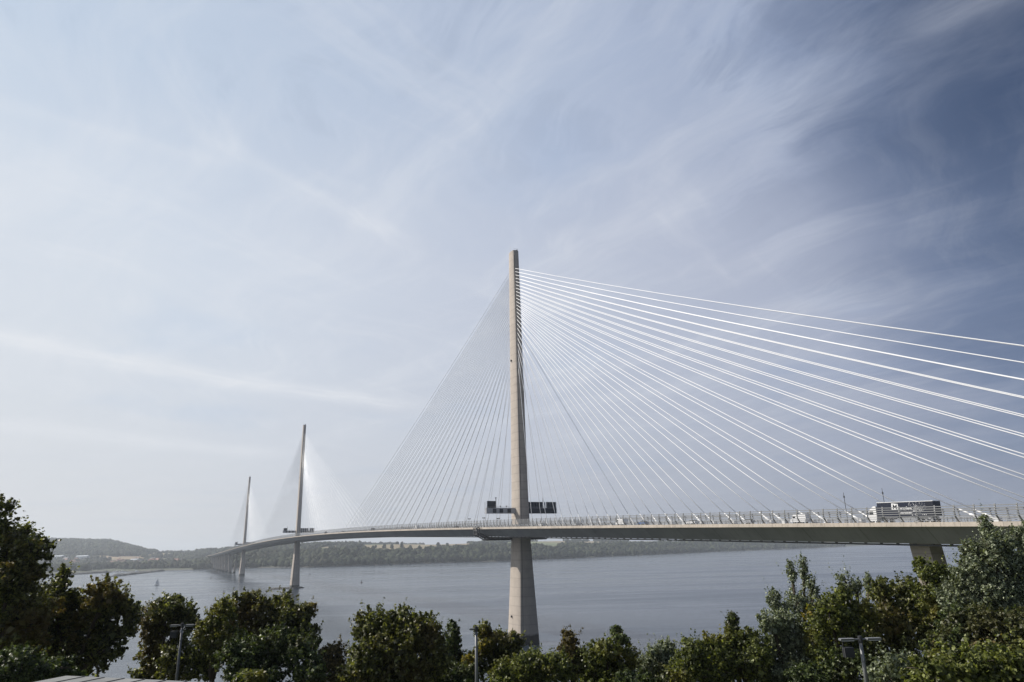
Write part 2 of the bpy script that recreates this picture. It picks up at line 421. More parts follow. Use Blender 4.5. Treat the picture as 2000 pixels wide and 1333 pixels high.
for sg in (1, -1):
    m_ = MB()
    L = list(np.arange(-420, 1501, 12.))
    for e, z, h in ((20.33, 1.32, .06), (20.40, 1.78, .085), (20.40, 2.24, .085), (20.33, 2.70, .085), (20.22, 3.16, .085)):
        e += .13
        m_.loft([[B(s, sg*(e-.02), dz(s)+z-h), B(s, sg*(e+.02), dz(s)+z-h), B(s, sg*(e+.02), dz(s)+z+h), B(s, sg*(e-.02), dz(s)+z+h)][::sg] for s in L])
    m_.build('wind_barrier_slats', M_SLAT, deck)
for e in (18.1, 3.9, -3.9, -18.1):      # vehicle restraint rails
    m_ = MB()
    for z in (.45, .8, 1.1):
        m_.loft([[B(s, e-.05, dz(s)+z-.06), B(s, e+.05, dz(s)+z-.06), B(s, e+.05, dz(s)+z+.06), B(s, e-.05, dz(s)+z+.06)] for s in L])
    for s in np.arange(-300, 700, 2.0): m_.box(B(s, e-.1 if e > 0 else e+.1, dz(s)+.55), (.06, .05, .55), TH)
    m_.build('crash_barrier', M_GREY, deck)

# ------------------------------------------------------------------ sign gantries on the towers
M_BEAM = mat('gantry_beam_paint', (.42, .42, .43), .5, noise=(.5, .15))
def gantry(s0, tw, full=True):
    z0 = dz(s0)+6.6
    for sg in (1, -1):
        x0, x1 = (2.4, 19.0) if sg > 0 else (2.4, 20.6)
        g = MB(); g.box(B(s0, sg*(x0+x1)/2, z0+1.35), ((x1-x0)/2, .85, 1.35), TH)
        o = g.build('sign_gantry', M_BEAM, tw)
        r = MB()
        for z in (2.95, 3.35): r.tube([B(s0-.8, sg*x0, z0+z), B(s0-.8, sg*x1, z0+z)], .035, 4)
        for e in np.linspace(x0, x1, 9): r.tube([B(s0-.8, sg*e, z0+2.7), B(s0-.8, sg*e, z0+3.4)], .035, 4)
        for z in (.1, 1.0, 2.0, 3.0, 4.4): r.tube([B(s0-.7, sg*x1, z0+z), B(s0+.7, sg*x1, z0+z)], .04, 4)
        for a in (-.7, .7): r.tube([B(s0+a, sg*x1+.3*sg, z0), B(s0+a, sg*x1+.3*sg, z0+5.6)], .05, 4)
        r.build('handrail', M_GREY, o)
        if sg > 0:
            p = MB(); p.box(B(s0-.3, 16.1, z0+4.4), (2.2, .35, 1.65), TH); p.build('sign_panel', M_SIGN, o)
            for e in (14.6, 10.9, 6.6):
                p = MB(); p.box(B(s0-.9, e, z0+1.35), (.95, .08, .95), TH); p.build('lane_signal', M_SIGN, o)
            k = MB(); k.tube([B(s0, 13.4, z0+2.6), B(s0, 13.4, z0+7.6)], .16, 6); k.box(B(s0, 13.4, z0+7.6), (.3, .2, .25), TH)
            for e in (11, 7.6): k.tube([B(s0, e, z0+2.6), B(s0, e, z0+3.7)], .06, 4); k.box(B(s0, e, z0+3.6), (.4, .15, .15), TH)
            k.build('camera_mast', M_BLACK, o)
        else:
            for a, c in ((2.6, 12.6), (15.0, 20.5)):
                p = MB(); p.box(B(s0-.3, -(a+c)/2, z0+4.25), ((c-a)/2, .35, 1.5), TH); p.build('sign_panel', M_SIGN, o)
            p = MB(); p.box(B(s0-.92, -11.4, z0+1.35), (8.9, .06, 1.25), TH); p.build('sign_panel', M_SIGN, o)
            k = MB(); k.tube([B(s0-.5, -12.9, z0+2.6), B(s0-.5, -12.9, z0+7.8)], .15, 6)
            k.box(B(s0-.6, -13.8, z0+4.2), (.35, .3, 1.4), TH)
            for e in (14.5, 15.6, 18): k.tube([B(s0, -e, z0+2.6), B(s0, -e, z0+6.3)], .06, 4)
            for e in np.arange(3, 20, 1.55): k.box(B(s0-.68, -e, z0+4.2), (.05, .03, 1.5), TH)
            k.build('camera_mast', M_GREY, o)
for s0, tw in zip((0, 650, 1300), towers): gantry(s0, tw)

# ------------------------------------------------------------------ maintenance traveller under the deck at the first tower
def traveller(s0):
    t = empty('maintenance_traveller', B(s0, 0, dz(s0)-6), 'dark steel maintenance traveller hanging below the deck at the nearest tower', 'gantry')
    m_ = MB(); z = dz(s0)
    def bar(a, c, r=.13): m_.tube([B(s0+a[0], a[1], z+a[2]), B(s0+c[0], c[1], z+c[2])], r*1.7, 4)
    for x in (-2, 2):
        prof = [(-19.5, -4.0), (-16.5, -6.0), (16.6, -6.0), (21.8, -3.2), (22.0, -.2)]
        inn = [(-18, -4.0), (-15.9, -4.95), (15.6, -4.95), (20.7, -2.6), (20.8, -.2)]
        for q in (prof, inn):
            for a, c in zip(q[:-1], q[1:]): bar((x, *a), (x, *c), .16)
        for i in range(26):
            e = -16+i*1.25; bar((x, e, -6.0), (x, e+1.25, -4.95) if i % 2 else (x, e, -4.95), .07)
        for t_ in np.linspace(0, 1, 6):
            a = (16.6+5.2*t_, -6.0+2.8*t_); c = (15.6+5.1*t_, -4.95+2.35*t_); bar((x, *a), (x, *c), .08)
            if t_ < .9: bar((x, *a), (x, c[0]+1.0, c[1]+.47), .08)
        for k in range(4): bar((x, 21.9, -3.2+k*1.0), (x, 20.8, -2.4+k*.8), .07)
    for e, zz in ((-19.5, -4), (-16.5, -6), (-8, -6), (0, -6), (8, -6), (16.6, -6), (19.2, -4.6), (21.8, -3.2), (22, -1.6), (22, -.2)):
        bar((-2, e, zz), (2, e, zz), .12)
    m_.build('truss_frame', M_GAN, t)
    m_ = MB(); m_.hexa([B(s0+a, e, z+zz) for zz in (-6.15, -5.3) for a, e in ((-1.9, -16.4), (-1.9, 16.5), (1.9, 16.5), (1.9, -16.4))])
    m_.build('walkway', M_BLACK, t)
    m_ = MB()
    for x in (-2.1, 2.1):
        for zz in (.6, 1.2, 2.0): m_.tube([B(s0+x, 20.9, z+zz-.4), B(s0+x, 22.2, z+zz-.4)], .06, 4)
        for e in (20.9, 22.2): m_.tube([B(s0+x, e, z-3), B(s0+x, e, z+1.9)], .06, 4)
    for e in (20.9, 22.2):
        for zz in (.2, 1.0, 1.9): m_.tube([B(s0-2.1, e, z+zz), B(s0+2.1, e, z+zz)], .05, 4)
    m_.build('ladder_cage', M_GREY, t)
traveller(6)

# ------------------------------------------------------------------ small masts along the central reserve
def mast(s, e, h, label, name='antenna_mast', cat='mast'):
    t = empty(name, B(s, e, dz(s)), label, cat)
    m_ = MB(); m_.tube([B(s, e, dz(s)), B(s, e, dz(s)+h)], [.09, .05], 5); m_.build('pole', M_BLACK, t)
    m_ = MB(); m_.box(B(s, e, dz(s)+h*.86), (.12, .12, .25), TH); m_.build('sensor', M_BLACK, t)
mast(-203.5, 14.6, 7.2, 'thin dark mast on the deck in front of the white lorry cab')
mast(-207.0, 5.2, 8.2, 'thin dark mast rising behind the dark lorry trailer')
def cctv(s, e, h, label):
    t = empty('camera_post', B(s, e, dz(s)), label, 'camera post', 'camera posts along the bridge deck')
    m_ = MB(); m_.tube([B(s, e, dz(s)), B(s, e, dz(s)+h)], .08, 5); m_.build('pole', M_GREY, t)
    m_ = MB()
    for a in (-.45, .45): m_.box(B(s, e+a, dz(s)+h+.15), (.25, .22, .22), TH)
    m_.tube([B(s, e-.5, dz(s)+h), B(s, e+.5, dz(s)+h)], .06, 4); m_.build('camera_head', M_BLACK, t)
cctv(12, 14.8, 4.6, 'twin headed camera post beside the nearest tower, left of it')
cctv(26, 17., 4.4, 'twin headed camera post among stay cables left of nearest tower')
cctv(-10, 17., 3.9, 'low camera post on the deck right of the nearest tower')

# ------------------------------------------------------------------ vehicles
def wheel(t, x, y, r=.33, wd=.22):
    m_ = LMB(); m_.tube([(x, y-wd/2, r), (x, y+wd/2, r)], r, 14); o = m_.build('wheel', M_RUB, t)
    m_ = LMB(); m_.tube([(x, y-wd/2-.01, r), (x, y+wd/2+.01, r)], r*.55, 10); m_.build('rim', M_GREY, o)
def side_prism(m_, prof, w0, w1=None):
    """prof (x,z) closed; extruded across y with optional narrower top handled by caller"""
    n = len(prof); vs = [(x, -w0, z) for x, z in prof]+[(x, w0, z) for x, z in prof]
    fs = [tuple(range(n)), tuple(reversed(range(n, 2*n)))]+[(i, i+n, (i+1) % n+n, (i+1) % n) for i in range(n)]
    m_.add(vs, fs)
HEAD = math.atan2(AX[1], AX[0])
def lorry(s, e):
    t = empty('articulated_lorry', B(s, e, dz(s)+.02), 'navy box lorry with white cab and boxed letter on the trailer', 'lorry', rz=HEAD)
    t.rotation_euler.y = -math.atan((dz(s+5)-dz(s-5))/10)
    NAV = mat('navy_trailer', (.012, .016, .032), .3); NAV2 = mat('trailer_rear_navy', (.008, .01, .02), .35)
    m_ = LMB(); m_.box((0, 0, 2.9), (6.8, 1.27, 1.62)); tr_ = m_.build('trailer_box', NAV, t)
    m_ = LMB(); m_.box((0, 0, 4.55), (6.84, 1.3, .06)); m_.build('roof_edge', M_WHITE, tr_)
    m_ = LMB(); m_.box((-6.0, 1.285, 2.92), (.85, .01, 1.6)); m_.build('rear_panel', NAV2, tr_)
    m_ = LMB(); m_.box((0, 0, 1.12), (6.6, .5, .14)); m_.box((4.2, 0, .95), (.4, 1.1, .2)); m_.build('chassis', M_BLACK, t)
    m_ = LMB(); m_.box((-.4, 1.2, .72), (2.3, .04, .32)); m_.box((-.4, -1.2, .72), (2.3, .04, .32)); m_.build('side_guard', M_GREY, t)
    # cab, slightly raked front with air deflector
    m_ = LMB(); side_prism(m_, [(7.25, .5), (9.35, .5), (9.42, 1.7), (9.15, 2.75), (8.8, 3.15), (7.9, 3.75), (7.25, 3.75)], 1.22)
    cab = m_.build('cab', M_WHITE, t)
    m_ = LMB(); m_.box((8.55, 1.225, 2.2), (.5, .012, .42)); m_.box((8.55, -1.225, 2.2), (.5, .012, .42)); m_.build('side_window', M_GLASS, cab)
    m_ = LMB(); m_.hexa([(9.44, -1.1, 1.72), (9.46, -1.1, 1.72), (9.46, 1.1, 1.72), (9.44, 1.1, 1.72), (9.20, -1.05, 2.66), (9.22, -1.05, 2.66), (9.22, 1.05, 2.66), (9.20, 1.05, 2.66)]); m_.build('windscreen', M_GLASS, cab)
    m_ = LMB(); m_.box((7.0, 0, 1.9), (.12, .9, .7)); m_.box((9.45, 1.35, 2.3), (.08, .12, .3)); m_.box((9.45, -1.35, 2.3), (.08, .12, .3)); m_.build('mirror', M_BLACK, cab)
    for x in (8.6, 5.2, -3.4, -4.7, -6.0):
        for y in (1.05, -1.05): wheel(t, x, y, .5, .3)
    # livery: boxed letter tilted, name in white, fine burst of lights
    m_ = LMB(); m_.hexa([(x, y, z) for y in (1.283,) for x, z in ((3.15, 2.95), (1.65, 2.72), (1.45, 4.12), (3.05, 4.32))]+[(x, 1.289, z) for x, z in ((3.15, 2.95), (1.65, 2.72), (1.45, 4.12), (3.05, 4.32))])
    m_.build('logo_panel', M_WHITE, tr_)
    def text(body, size, x, z, mt, off=1.293, rot=0.):
        cu = bpy.data.curves.new('lettering', 'FONT'); cu.body = body; cu.size = size; cu.extrude = .002; cu.offset = .012
        tmp = bpy.data.objects.new('tmp_text', cu); C.objects.link(tmp)
        bpy.context.view_layer.update()
        me = bpy.data.meshes.new_from_object(tmp.evaluated_get(bpy.context.evaluated_depsgraph_get()))
        bpy.data.objects.remove(tmp)
        me.name = 'lettering'; me.materials.clear(); me.materials.append(mt)
        # text runs from the front of the lorry towards its tail on the near side
        for v in me.vertices:
            a, h = v.co.x*math.cos(rot)-v.co.y*math.sin(rot), v.co.x*math.sin(rot)+v.co.y*math.cos(rot)
            v.co = (x-a, off+v.co.z, z+h)
        o = bpy.data.objects.new('lettering', me); C.objects.link(o); o.parent = tr_
    text('M', 1.55, 2.92, 3.03, M_SIGN, rot=-.08)
    text('enzies', 1.3, 1.4, 2.72, M_WHITE)
    text('Distribution', .62, 1.4, 2.0, M_WHITE)
    rng = random.Random(3); m_ = LMB()
    for k in range(26):
        a = rng.uniform(math.pi*.15, math.pi*.85); r0, r1 = rng.uniform(.2, .9), rng.uniform(1.2, 2.9)
        cx, cz = -3.3, 1.9; p0 = (cx+r0*math.cos(a), 1.29, min(4.4, cz+r0*math.sin(a))); p1 = (cx+r1*math.cos(a), 1.29, min(4.4, cz+r1*math.sin(a)))
        if abs(p1[0]+3) < 2.3: m_.tube([p0, p1], .018, 4)
    for k in range(46):
        m_.box((rng.uniform(-5.0, -.9), 1.288, rng.uniform(1.5, 4.3)), (.06*rng.uniform(.5, 1.5), .004, .06*rng.uniform(.5, 1.5)))
    m_.build('light_burst_graphic', M_WHITE, tr_)
lorry(-217.0, 11.2)
CARP = {}
def car(s, e, colr, label, van=False, back=False):
    nm = 'van' if van else 'car'
    t = empty(nm, B(s, e, dz(s)+.02), label, nm, 'traffic crossing the bridge', rz=HEAD+(math.pi if back else 0))
    k = tuple(colr); pm = CARP.get(k) or CARP.setdefault(k, mat('car_paint', colr, .28, .1))
    m_ = LMB()
    if van:
        side_prism(m_, [(-2.6, .4), (2.6, .4), (2.65, 1.05), (2.1, 1.25), (1.55, 2.25), (1.3, 2.4), (-2.55, 2.4), (-2.65, 1.2)], .98)
        o = m_.build('body', pm, t)
        m_ = LMB(); m_.box((1.25, .985, 1.65), (.45, .01, .28)); m_.box((1.25, -.985, 1.65), (.45, .01, .28)); m_.build('window', M_GLASS, o)
    else:
        side_prism(m_, [(-2.1, .35), (2.1, .35), (2.15, .75), (1.9, .92), (.95, 1.02), (-2.05, 1.02), (-2.15, .7)], .88)
        o = m_.build('body', pm, t)
        m_ = LMB()
        q = [(-1.75, -.8, 1.02), (1.0, -.8, 1.02), (1.0, .8, 1.02), (-1.75, .8, 1.02), (-1.3, -.62, 1.45), (.25, -.62, 1.45), (.25, .62, 1.45), (-1.3, .62, 1.45)]
        m_.hexa(q); m_.build('window', M_GLASS, o)
        m_ = LMB(); m_.box((-.5, 0, 1.47), (.72, .6, .025)); m_.build('roof', pm, o)
    for x in (1.35, -1.3):
        for y in (.8, -.8): wheel(t, x, y)
WH, SI, BL, RE, DK = (.8, .8, .8), (.42, .43, .45), (.05, .12, .3), (.35, .04, .03), (.03, .03, .035)
for a in ((-246, 13.8, DK, 'dark hatchback on the bridge behind the navy lorry'), (-186, 10.8, WH, 'white van on the bridge ahead of the lorry', True),
          (-163, 7, SI, 'silver car on the bridge two gaps ahead of the lorry'), (-143, 10.8, WH, 'white car on the bridge deck between wide spaced cables'),
          (-121, 13.8, BL, 'small blue car on the bridge midway between lorry and tower'), (-104, 10.8, WH, 'white van midway between the lorry and nearest tower', True),
          (-72, 10.8, SI, 'silver car approaching the nearest tower from the right'), (-48, 13.8, WH, 'white car just right of the nearest tower'),
          (60, 10.8, DK, 'dark car on the deck left of the nearest tower'), (130, 10.8, WH, 'white van beyond the nearest tower', True), (240, 10.8, DK, 'dark van at mid span between first and second towers', True),
          (330, 13.8, DK, 'dark car on the deck nearing the second tower'), (420, 10.8, DK, 'dark van climbing towards the second tower', True)): car(*a)

# ------------------------------------------------------------------ water
def water_material():
    m_ = mat('estuary_water', (.028, .036, .045), .2, spec=.42); t = m_.node_tree; q = NB(t); p = t.nodes['Principled BSDF']
    p.inputs['IOR'].default_value = 1.33
    g = q.n('ShaderNodeNewGeometry').outputs['Position']; x, y, z = q.sep(g)
    bands = q.noise(q.xyz(q.m('MULTIPLY', x, .0022), q.m('MULTIPLY', y, .012), 0.), 1., 5., .6, dist=.6)
    slick = q.noise(q.xyz(q.m('MULTIPLY', q.m('ADD', x, q.m('MULTIPLY', y, .35)), .0035), q.m('MULTIPLY', q.m('SUBTRACT', y, q.m('MULTIPLY', x, .12)), .022), 3.), 1., 6., .62)
    r = q.m('ADD', q.rng(bands, .38, .62, .10, .24), q.rng(slick, .54, .64, 0., -.07))
    t.links.new(r, p.inputs['Roughness'])
    wk = q.noise(q.xyz(q.m('MULTIPLY', q.m('ADD', x, q.m('MULTIPLY', y, .2)), .0016), q.m('MULTIPLY', q.m('SUBTRACT', y, q.m('MULTIPLY', x, .20)), .035), 6.), 1., 5., .55)
    cc = q.mix(q.rng(wk, .58, .70), (.024, .036, .052, 1), (.08, .095, .115, 1)); t.links.new(cc, p.inputs['Base Color'])
    lf = q.noise(q.xyz(q.m('MULTIPLY', x, .0011), q.m('MULTIPLY', y, .0045), 2.), 1., 4., .6)
    sp_ = q.m('ADD', q.rng(lf, .38, .60, .34, .68), q.rng(wk, .57, .66, 0., .45)); t.links.new(sp_, p.inputs['Specular IOR Level'])
    w1 = q.noise(q.xyz(x, q.m('MULTIPLY', y, 1.6), 0.), .16, 5., .6); w2 = q.noise(q.xyz(x, q.m('MULTIPLY', y, 1.7), 8.), .9, 4., .6)
    h = q.m('ADD', q.m('MULTIPLY', w1, 1.1), q.m('MULTIPLY', w2, .28))
    bp = q.n('ShaderNodeBump'); bp.inputs['Distance'].default_value = 1.0
    q.put(bp.inputs['Height'], h); q.put(bp.inputs['Strength'], q.m('ADD', q.rng(slick, .55, .67, .34, .14), 0.)); t.links.new(bp.outputs[0], p.inputs['Normal'])
    return m_
V = [(-7500, -200, 0), (9500, -200, 0), (9500, 12500, 0), (-7500, 12500, 0)]
o = bpy.data.objects.new('water', mesh('water', V, [(0, 1, 2, 3)], water_material())); C.objects.link(o); tag(o, 'grey blue estuary water with streaks and slicks', kind='structure')

# ------------------------------------------------------------------ far shore terrain
SHORE = np.array([(-5200, 1500), (-3000, 1700), (-1900, 1850), (-1400, 2020), (-1200, 2230), (-972, 2240), (-839, 2330), (-602, 2205), (-488, 2250), (-317, 2377), (-18, 2440), (385, 2892), (973, 3553), (1676, 4100), (2400, 5000), (4200, 7200)], float)
def shore_dist(x, y):
    """signed distance inland (+) of the far shore"""
    best = np.full(x.shape, 1e9)
    for (ax_, ay), (bx_, by) in zip(SHORE[:-1], SHORE[1:]):
        dx, dy = bx_-ax_, by-ay; t = np.clip(((x-ax_)*dx+(y-ay)*dy)/(dx*dx+dy*dy), 0, 1)
        best = np.minimum(best, np.hypot(x-ax_-t*dx, y-ay-t*dy))
    ys = np.interp(x, SHORE[:, 0], SHORE[:, 1]); return np.where(y > ys, best, -best)
def sm(t): t = np.clip(t, 0, 1); return t*t*(3-2*t)
def waves(x, y):
    return (np.sin(x*.0031+1)+np.sin(y*.0043+x*.0012)+np.sin(x*.0087+y*.003+2)*.5+np.sin(y*.011-x*.004)*.4)/2.9
def hgt(x, y):
    d = shore_dist(x, y); az = x/np.maximum(y, 1)        # tan of bearing
    px_ = 1000+az*1417
    town = sm((520-px_)/160)                             # left of the bridge landing the bank is low
    bank = (2.5+(30*(1-town)+6*town)*sm((d-8)/170))*(d > -60)+np.minimum(0, d*.05)
    bank = np.where(d < 0, np.maximum(-6, d*.12), 1.0+bank*sm((d+1)/12))
    top = np.interp(px_, [-200, 60, 200, 280, 330, 480, 620, 700, 820, 900, 1000, 1150, 1300, 1500, 1750], [146, 141, 128, 58, 50, 60, 66, 70, 66, 66, 72, 66, 55, 42, 30])
    ridge = np.interp(px_, [-200, 200, 280, 330, 1750], [1900, 1900, 1300, 1000, 1000])
    far = (top-32*(1-town)-8*town)*sm((d-120-500*town)/ridge)
    return bank+far*(1+.04*waves(x, y))+3.*waves(x*2, y*2)*sm(d/400)
gx, gy = np.meshgrid(np.arange(-5200, 4200, 28.), np.arange(1480, 7000, 28.), indexing='ij')
nx, ny = gx.shape; H_ = hgt(gx, gy)
V = np.stack([gx, gy, H_], -1).reshape(-1, 3); idx = np.arange(nx*ny).reshape(nx, ny)
F = np.stack([idx[:-1, :-1], idx[1:, :-1], idx[1:, 1:], idx[:-1, 1:]], -1).reshape(-1, 4)
keep = (H_[:-1, :-1].reshape(-1) > -5.9); F = F[keep]
def field_material():
    m_ = mat('farmland', (.16, .15, .08), .95); t = m_.node_tree; q = NB(t); p = t.nodes['Principled BSDF']
    g = q.n('ShaderNodeNewGeometry').outputs['Position']; x, y, z = q.sep(g)
    vo = q.n('ShaderNodeTexVoronoi'); vo.inputs['Scale'].default_value = 1.; q.put(vo.inputs['Vector'], q.xyz(q.m('MULTIPLY', x, .0038), q.m('MULTIPLY', y, .0042), 0.))
    r = q.sep(vo.outputs['Color'])[0]
    cr_ = q.n('ShaderNodeValToRGB'); q.put(cr_.inputs[0], r); e = cr_.color_ramp; e.interpolation = 'CONSTANT'
    e.elements[0].color = (.24, .19, .11, 1); e.elements[1].position = .3; e.elements[1].color = (.10, .13, .05, 1)
    for pos, c in ((.5, (.28, .23, .15, 1)), (.72, (.16, .18, .08, 1)), (.86, (.28, .20, .12, 1))):
        n_ = e.elements.new(pos); n_.color = c
    nz = q.noise(g, .02, 4., .6)
    c = q.mix(q.rng(nz, .3, .7, 0., .35), cr_.outputs[0], (.10, .10, .05, 1))
    c = q.mix(q.rng(z, 22., 34., 1., 0.), c, (.045, .055, .025, 1)); c = q.mix(q.rng(z, 1.2, 2.2, 1., 0.), c, (.09, .085, .07, 1))
    t.links.new(c, p.inputs['Base Color']); return m_
o = bpy.data.objects.new('far_hills', mesh('far_hills', V, F, field_material(), True)); C.objects.link(o); tag(o, 'farmland hills on the far shore', kind='structure')

# woods on the far shore: many separate lumpy crowns in one mesh (a far-off wood)
def ico(sub=1):
    import bmesh
    bm = bmesh.new(); bmesh.ops.create_icosphere(bm, subdivisions=sub, radius=1.); 
    v = np.array([tuple(q.co) for q in bm.verts]); f = np.array([[q.index for q in p.verts] for p in bm.faces]); bm.free(); return v, f
IV, IF = ico(2)
rs = np.random.RandomState(5)
def foliage_mat(name, c0, c1, c2, trans=.35, rough=.5, sheen=.4, scale=.35):
    m_ = bpy.data.materials.new(name); m_.use_nodes = True; t = m_.node_tree; q = NB(t); p = t.nodes['Principled BSDF']
    ge = q.n('ShaderNodeNewGeometry'); rnd = ge.outputs['Random Per Island']
    nz = q.noise(ge.outputs['Position'], scale, 3., .6)
    c = q.mix(q.m('POWER', rnd, 1.9), tuple(x*.95 for x in c0)+(1,), tuple(min(.55, x*2.3) for x in c1)+(1,)); c = q.mix(q.rng(nz, .50, .72, 0., .75), c, (*c2, 1))
    t.links.new(c, p.inputs['Base Color']); p.inputs['Roughness'].default_value = rough; p.inputs['Specular IOR Level'].default_value = sheen
    if trans:
        tr_ = q.n('ShaderNodeBsdfTranslucent'); c2_ = q.mix(1., c, (1.0, 1.05, .45, 1), 'MULTIPLY'); t.links.new(c2_, tr_.inputs[0])
        mx = q.n('ShaderNodeMixShader'); mx.inputs[0].default_value = trans
        t.links.new(p.outputs[0], mx.inputs[1]); t.links.new(tr_.outputs[0], mx.inputs[2]); t.links.new(mx.outputs[0], t.nodes['Material Output'].inputs[0])
    return m_
M_WOOD = foliage_mat('far_wood_foliage', (.012, .018, .011), (.028, .033, .018), (.040, .038, .022), 0, .9, .1, .012)
def crowns(n_try, xr, yr, test, rmin, rmax):
    x = rs.uniform(*xr, n_try); y = rs.uniform(*yr, n_try); d = shore_dist(x, y); h = hgt(x, y)
    k = test(x, y, d, h) & (d > 6); x, y, h = x[k], y[k], h[k]; n = len(x)
    r = rs.uniform(rmin, rmax, n); zz = r*rs.uniform(.9, 1.35, n)
    dirs = IV[None]*(1+.28*np.sin(IV[None, :, 0:1]*3.1+rs.uniform(0, 6, (n, 1, 1)))*np.sin(IV[None, :, 1:2]*3.7+rs.uniform(0, 6, (n, 1, 1)))+rs.uniform(-.16, .16, (n, len(IV), 1)))
    Vv = dirs*np.stack([r, r, zz], -1)[:, None]+np.stack([x, y, h+zz*.75], -1)[:, None]
    Ff = IF[None]+(np.arange(n)*len(IV))[:, None, None]
    return Vv.reshape(-1, 3), Ff.reshape(-1, 3), n
def clump(x, y): return waves(x*3.1+500, y*2.3)+.6*waves(y*6+90, x*5)
def dens(x, y): return 1000+x/np.maximum(y, 1)*1417
V1, F1, n1 = crowns(90000, (-1000, 2300), (2150, 4600), lambda x, y, d, h: (d < 250+110*clump(x, y)) & (rs.uniform(size=len(x)) < 1.05-.0004*(y-2200)), 6., 10.5)
V2, F2, n2 = crowns(50000, (-2200, 2300), (2100, 5200), lambda x, y, d, h: (d > 260) & (clump(x, y) > .62), 5, 8.5)
V3, F3, n3 = crowns(60000, (-4200, -850), (1800, 4400), lambda x, y, d, h: (((d > 60) & (d < 1700) & (clump(x*1.4, y*1.4) > -.35+.00035*d)) | ((h > 58) & (rs.uniform(size=len(x)) < .9))), 5, 9.5)
Vw = np.concatenate([V1, V2, V3]); Fw = np.concatenate([F1, F2+len(V1), F3+len(V1)+len(V2)])
print('far crowns', n1, n2, n3)
o = bpy.data.objects.new('far_woodland', mesh('far_woodland', Vw, Fw, M_WOOD)); C.objects.link(o); tag(o, 'dark woodland covering the far bank below the bridge deck', 'woodland', kind='stuff')

# a few separate trees standing on the skyline across the water
M_BARK = mat('bark', (.07, .055, .04), .9, noise=(4., .4))
def far_tree_proto():
    t = empty('skyline_tree', (0, 0, 0), cat='tree')
    n = 26; Vv = []; Ff = []
    for i in range(n):
        a = rs.uniform(0, 6.28); rr = 4.6*math.sqrt(rs.uniform()); z = rs.uniform(5, 13); s_ = rs.uniform(1.5, 3.0)*(1.1-abs(z-8)/11)
        Vv.append(IV*(1+rs.uniform(-.25, .25, (len(IV), 1)))*s_+np.array([rr*math.cos(a)*(1-.05*z), rr*math.sin(a)*(1-.05*z), z])); Ff.append(IF+i*len(IV))
    c = bpy.data.objects.new('crown', mesh('crown', np.concatenate(Vv), np.concatenate(Ff), M_WOOD)); C.objects.link(c); c.parent = t
    m_ = LMB(); m_.tube([(0, 0, -1), (0, 0, 4), (.3, .2, 10)], [.6, .45, .2], 6); m_.build('trunk', M_BARK, t); return t
prot = far_tree_proto(); k = 0
FT = [(262, 3000), (281, 2900), (306, 3200), (322, 3200), (338, 3100), (352, 3100), (380, 3000), (388, 3000), (405, 3000), (636, 3000), (668, 3000), (690, 2950), (724, 2950), (741, 2900), (756, 2900), (775, 2950), (792, 2900), (846, 3000), (864, 3000), (910, 3000), (932, 3000)]
for xp, Yd in FT:
    xw = (xp-1000)/1417*Yd; z = float(hgt(np.array([xw]), np.array([float(Yd)]))[0])
    t = prot if k == 0 else copy_tree(prot); k += 1
    t.location = (xw, Yd, z-1); s_ = rs.uniform(1.0, 1.7); t.scale = (s_*1.2, s_*1.2, s_); t.rotation_euler = (0, 0, rs.uniform(0, 6))
    tag(t, 'dark round tree on the hazy skyline of the far shore', 'tree', 'trees on the far skyline')

# houses and sheds in the village across the water
def house_proto(wd, dp, h, rh, wallc, roofc, wins=3):
    t = empty('far_house', (0, 0, 0), cat='house')
    m_ = LMB(); m_.box((0, 0, h/2), (wd/2, dp/2, h/2)); wl = m_.build('wall', mat('render_wall', wallc, .8), t)
    m_ = LMB(); e = .4; vs = [(-wd/2-e, -dp/2-e, h), (wd/2+e, -dp/2-e, h), (wd/2+e, dp/2+e, h), (-wd/2-e, dp/2+e, h), (-wd/2-e, 0, h+rh), (wd/2+e, 0, h+rh)]
    m_.add(vs, [(0, 1, 5, 4), (2, 3, 4, 5), (0, 4, 3), (1, 2, 5), (0, 3, 2, 1)]); rf = m_.build('roof', mat('roof_tile', roofc, .8), t)
    m_ = LMB(); m_.box((wd*.3, 0, h+rh+.2), (.5, .4, .9)); m_.build('chimney', mat('brick', (.3, .15, .1), .9), rf)
    for i in range(wins):
        for zz in (1.6, 4.2):
            if zz < h-.5:
                m_ = LMB(); m_.box((-wd/2+wd*(i+.5)/wins, -dp/2-.03, zz), (.6, .04, .65)); m_.build('window', M_GLASS, wl)
    return t
HP = [house_proto(12, 8, 5.5, 3.2, (.72, .70, .66), (.16, .09, .07)), house_proto(15, 8, 5.2, 3, (.6, .55, .48), (.10, .10, .11)), house_proto(10, 9, 5.5, 3.5, (.78, .77, .74), (.22, .10, .07))]
HL = ['pale house with a brown roof among trees across the water', 'beige house with a grey roof among trees across the water', 'white house with a red roof among trees across the water']
used = [0, 0, 0]
for i in range(46):
    xp = rs.uniform(120, 345); Yd = rs.uniform(2500, 3150); xw = (xp-1000)/1417*Yd; z = float(hgt(np.array([xw]), np.array([Yd]))[0])
    j = i % 3; t = HP[j] if not used[j] else copy_tree(HP[j]); used[j] = 1
    t.location = (xw, Yd, z+5); t.rotation_euler = (0, 0, rs.uniform(-.6, .6)); s_ = rs.uniform(1.2, 1.9); t.scale = (s_, s_, s_*1.1)
    tag(t, HL[j], 'house', 'houses of the village on the far shore')
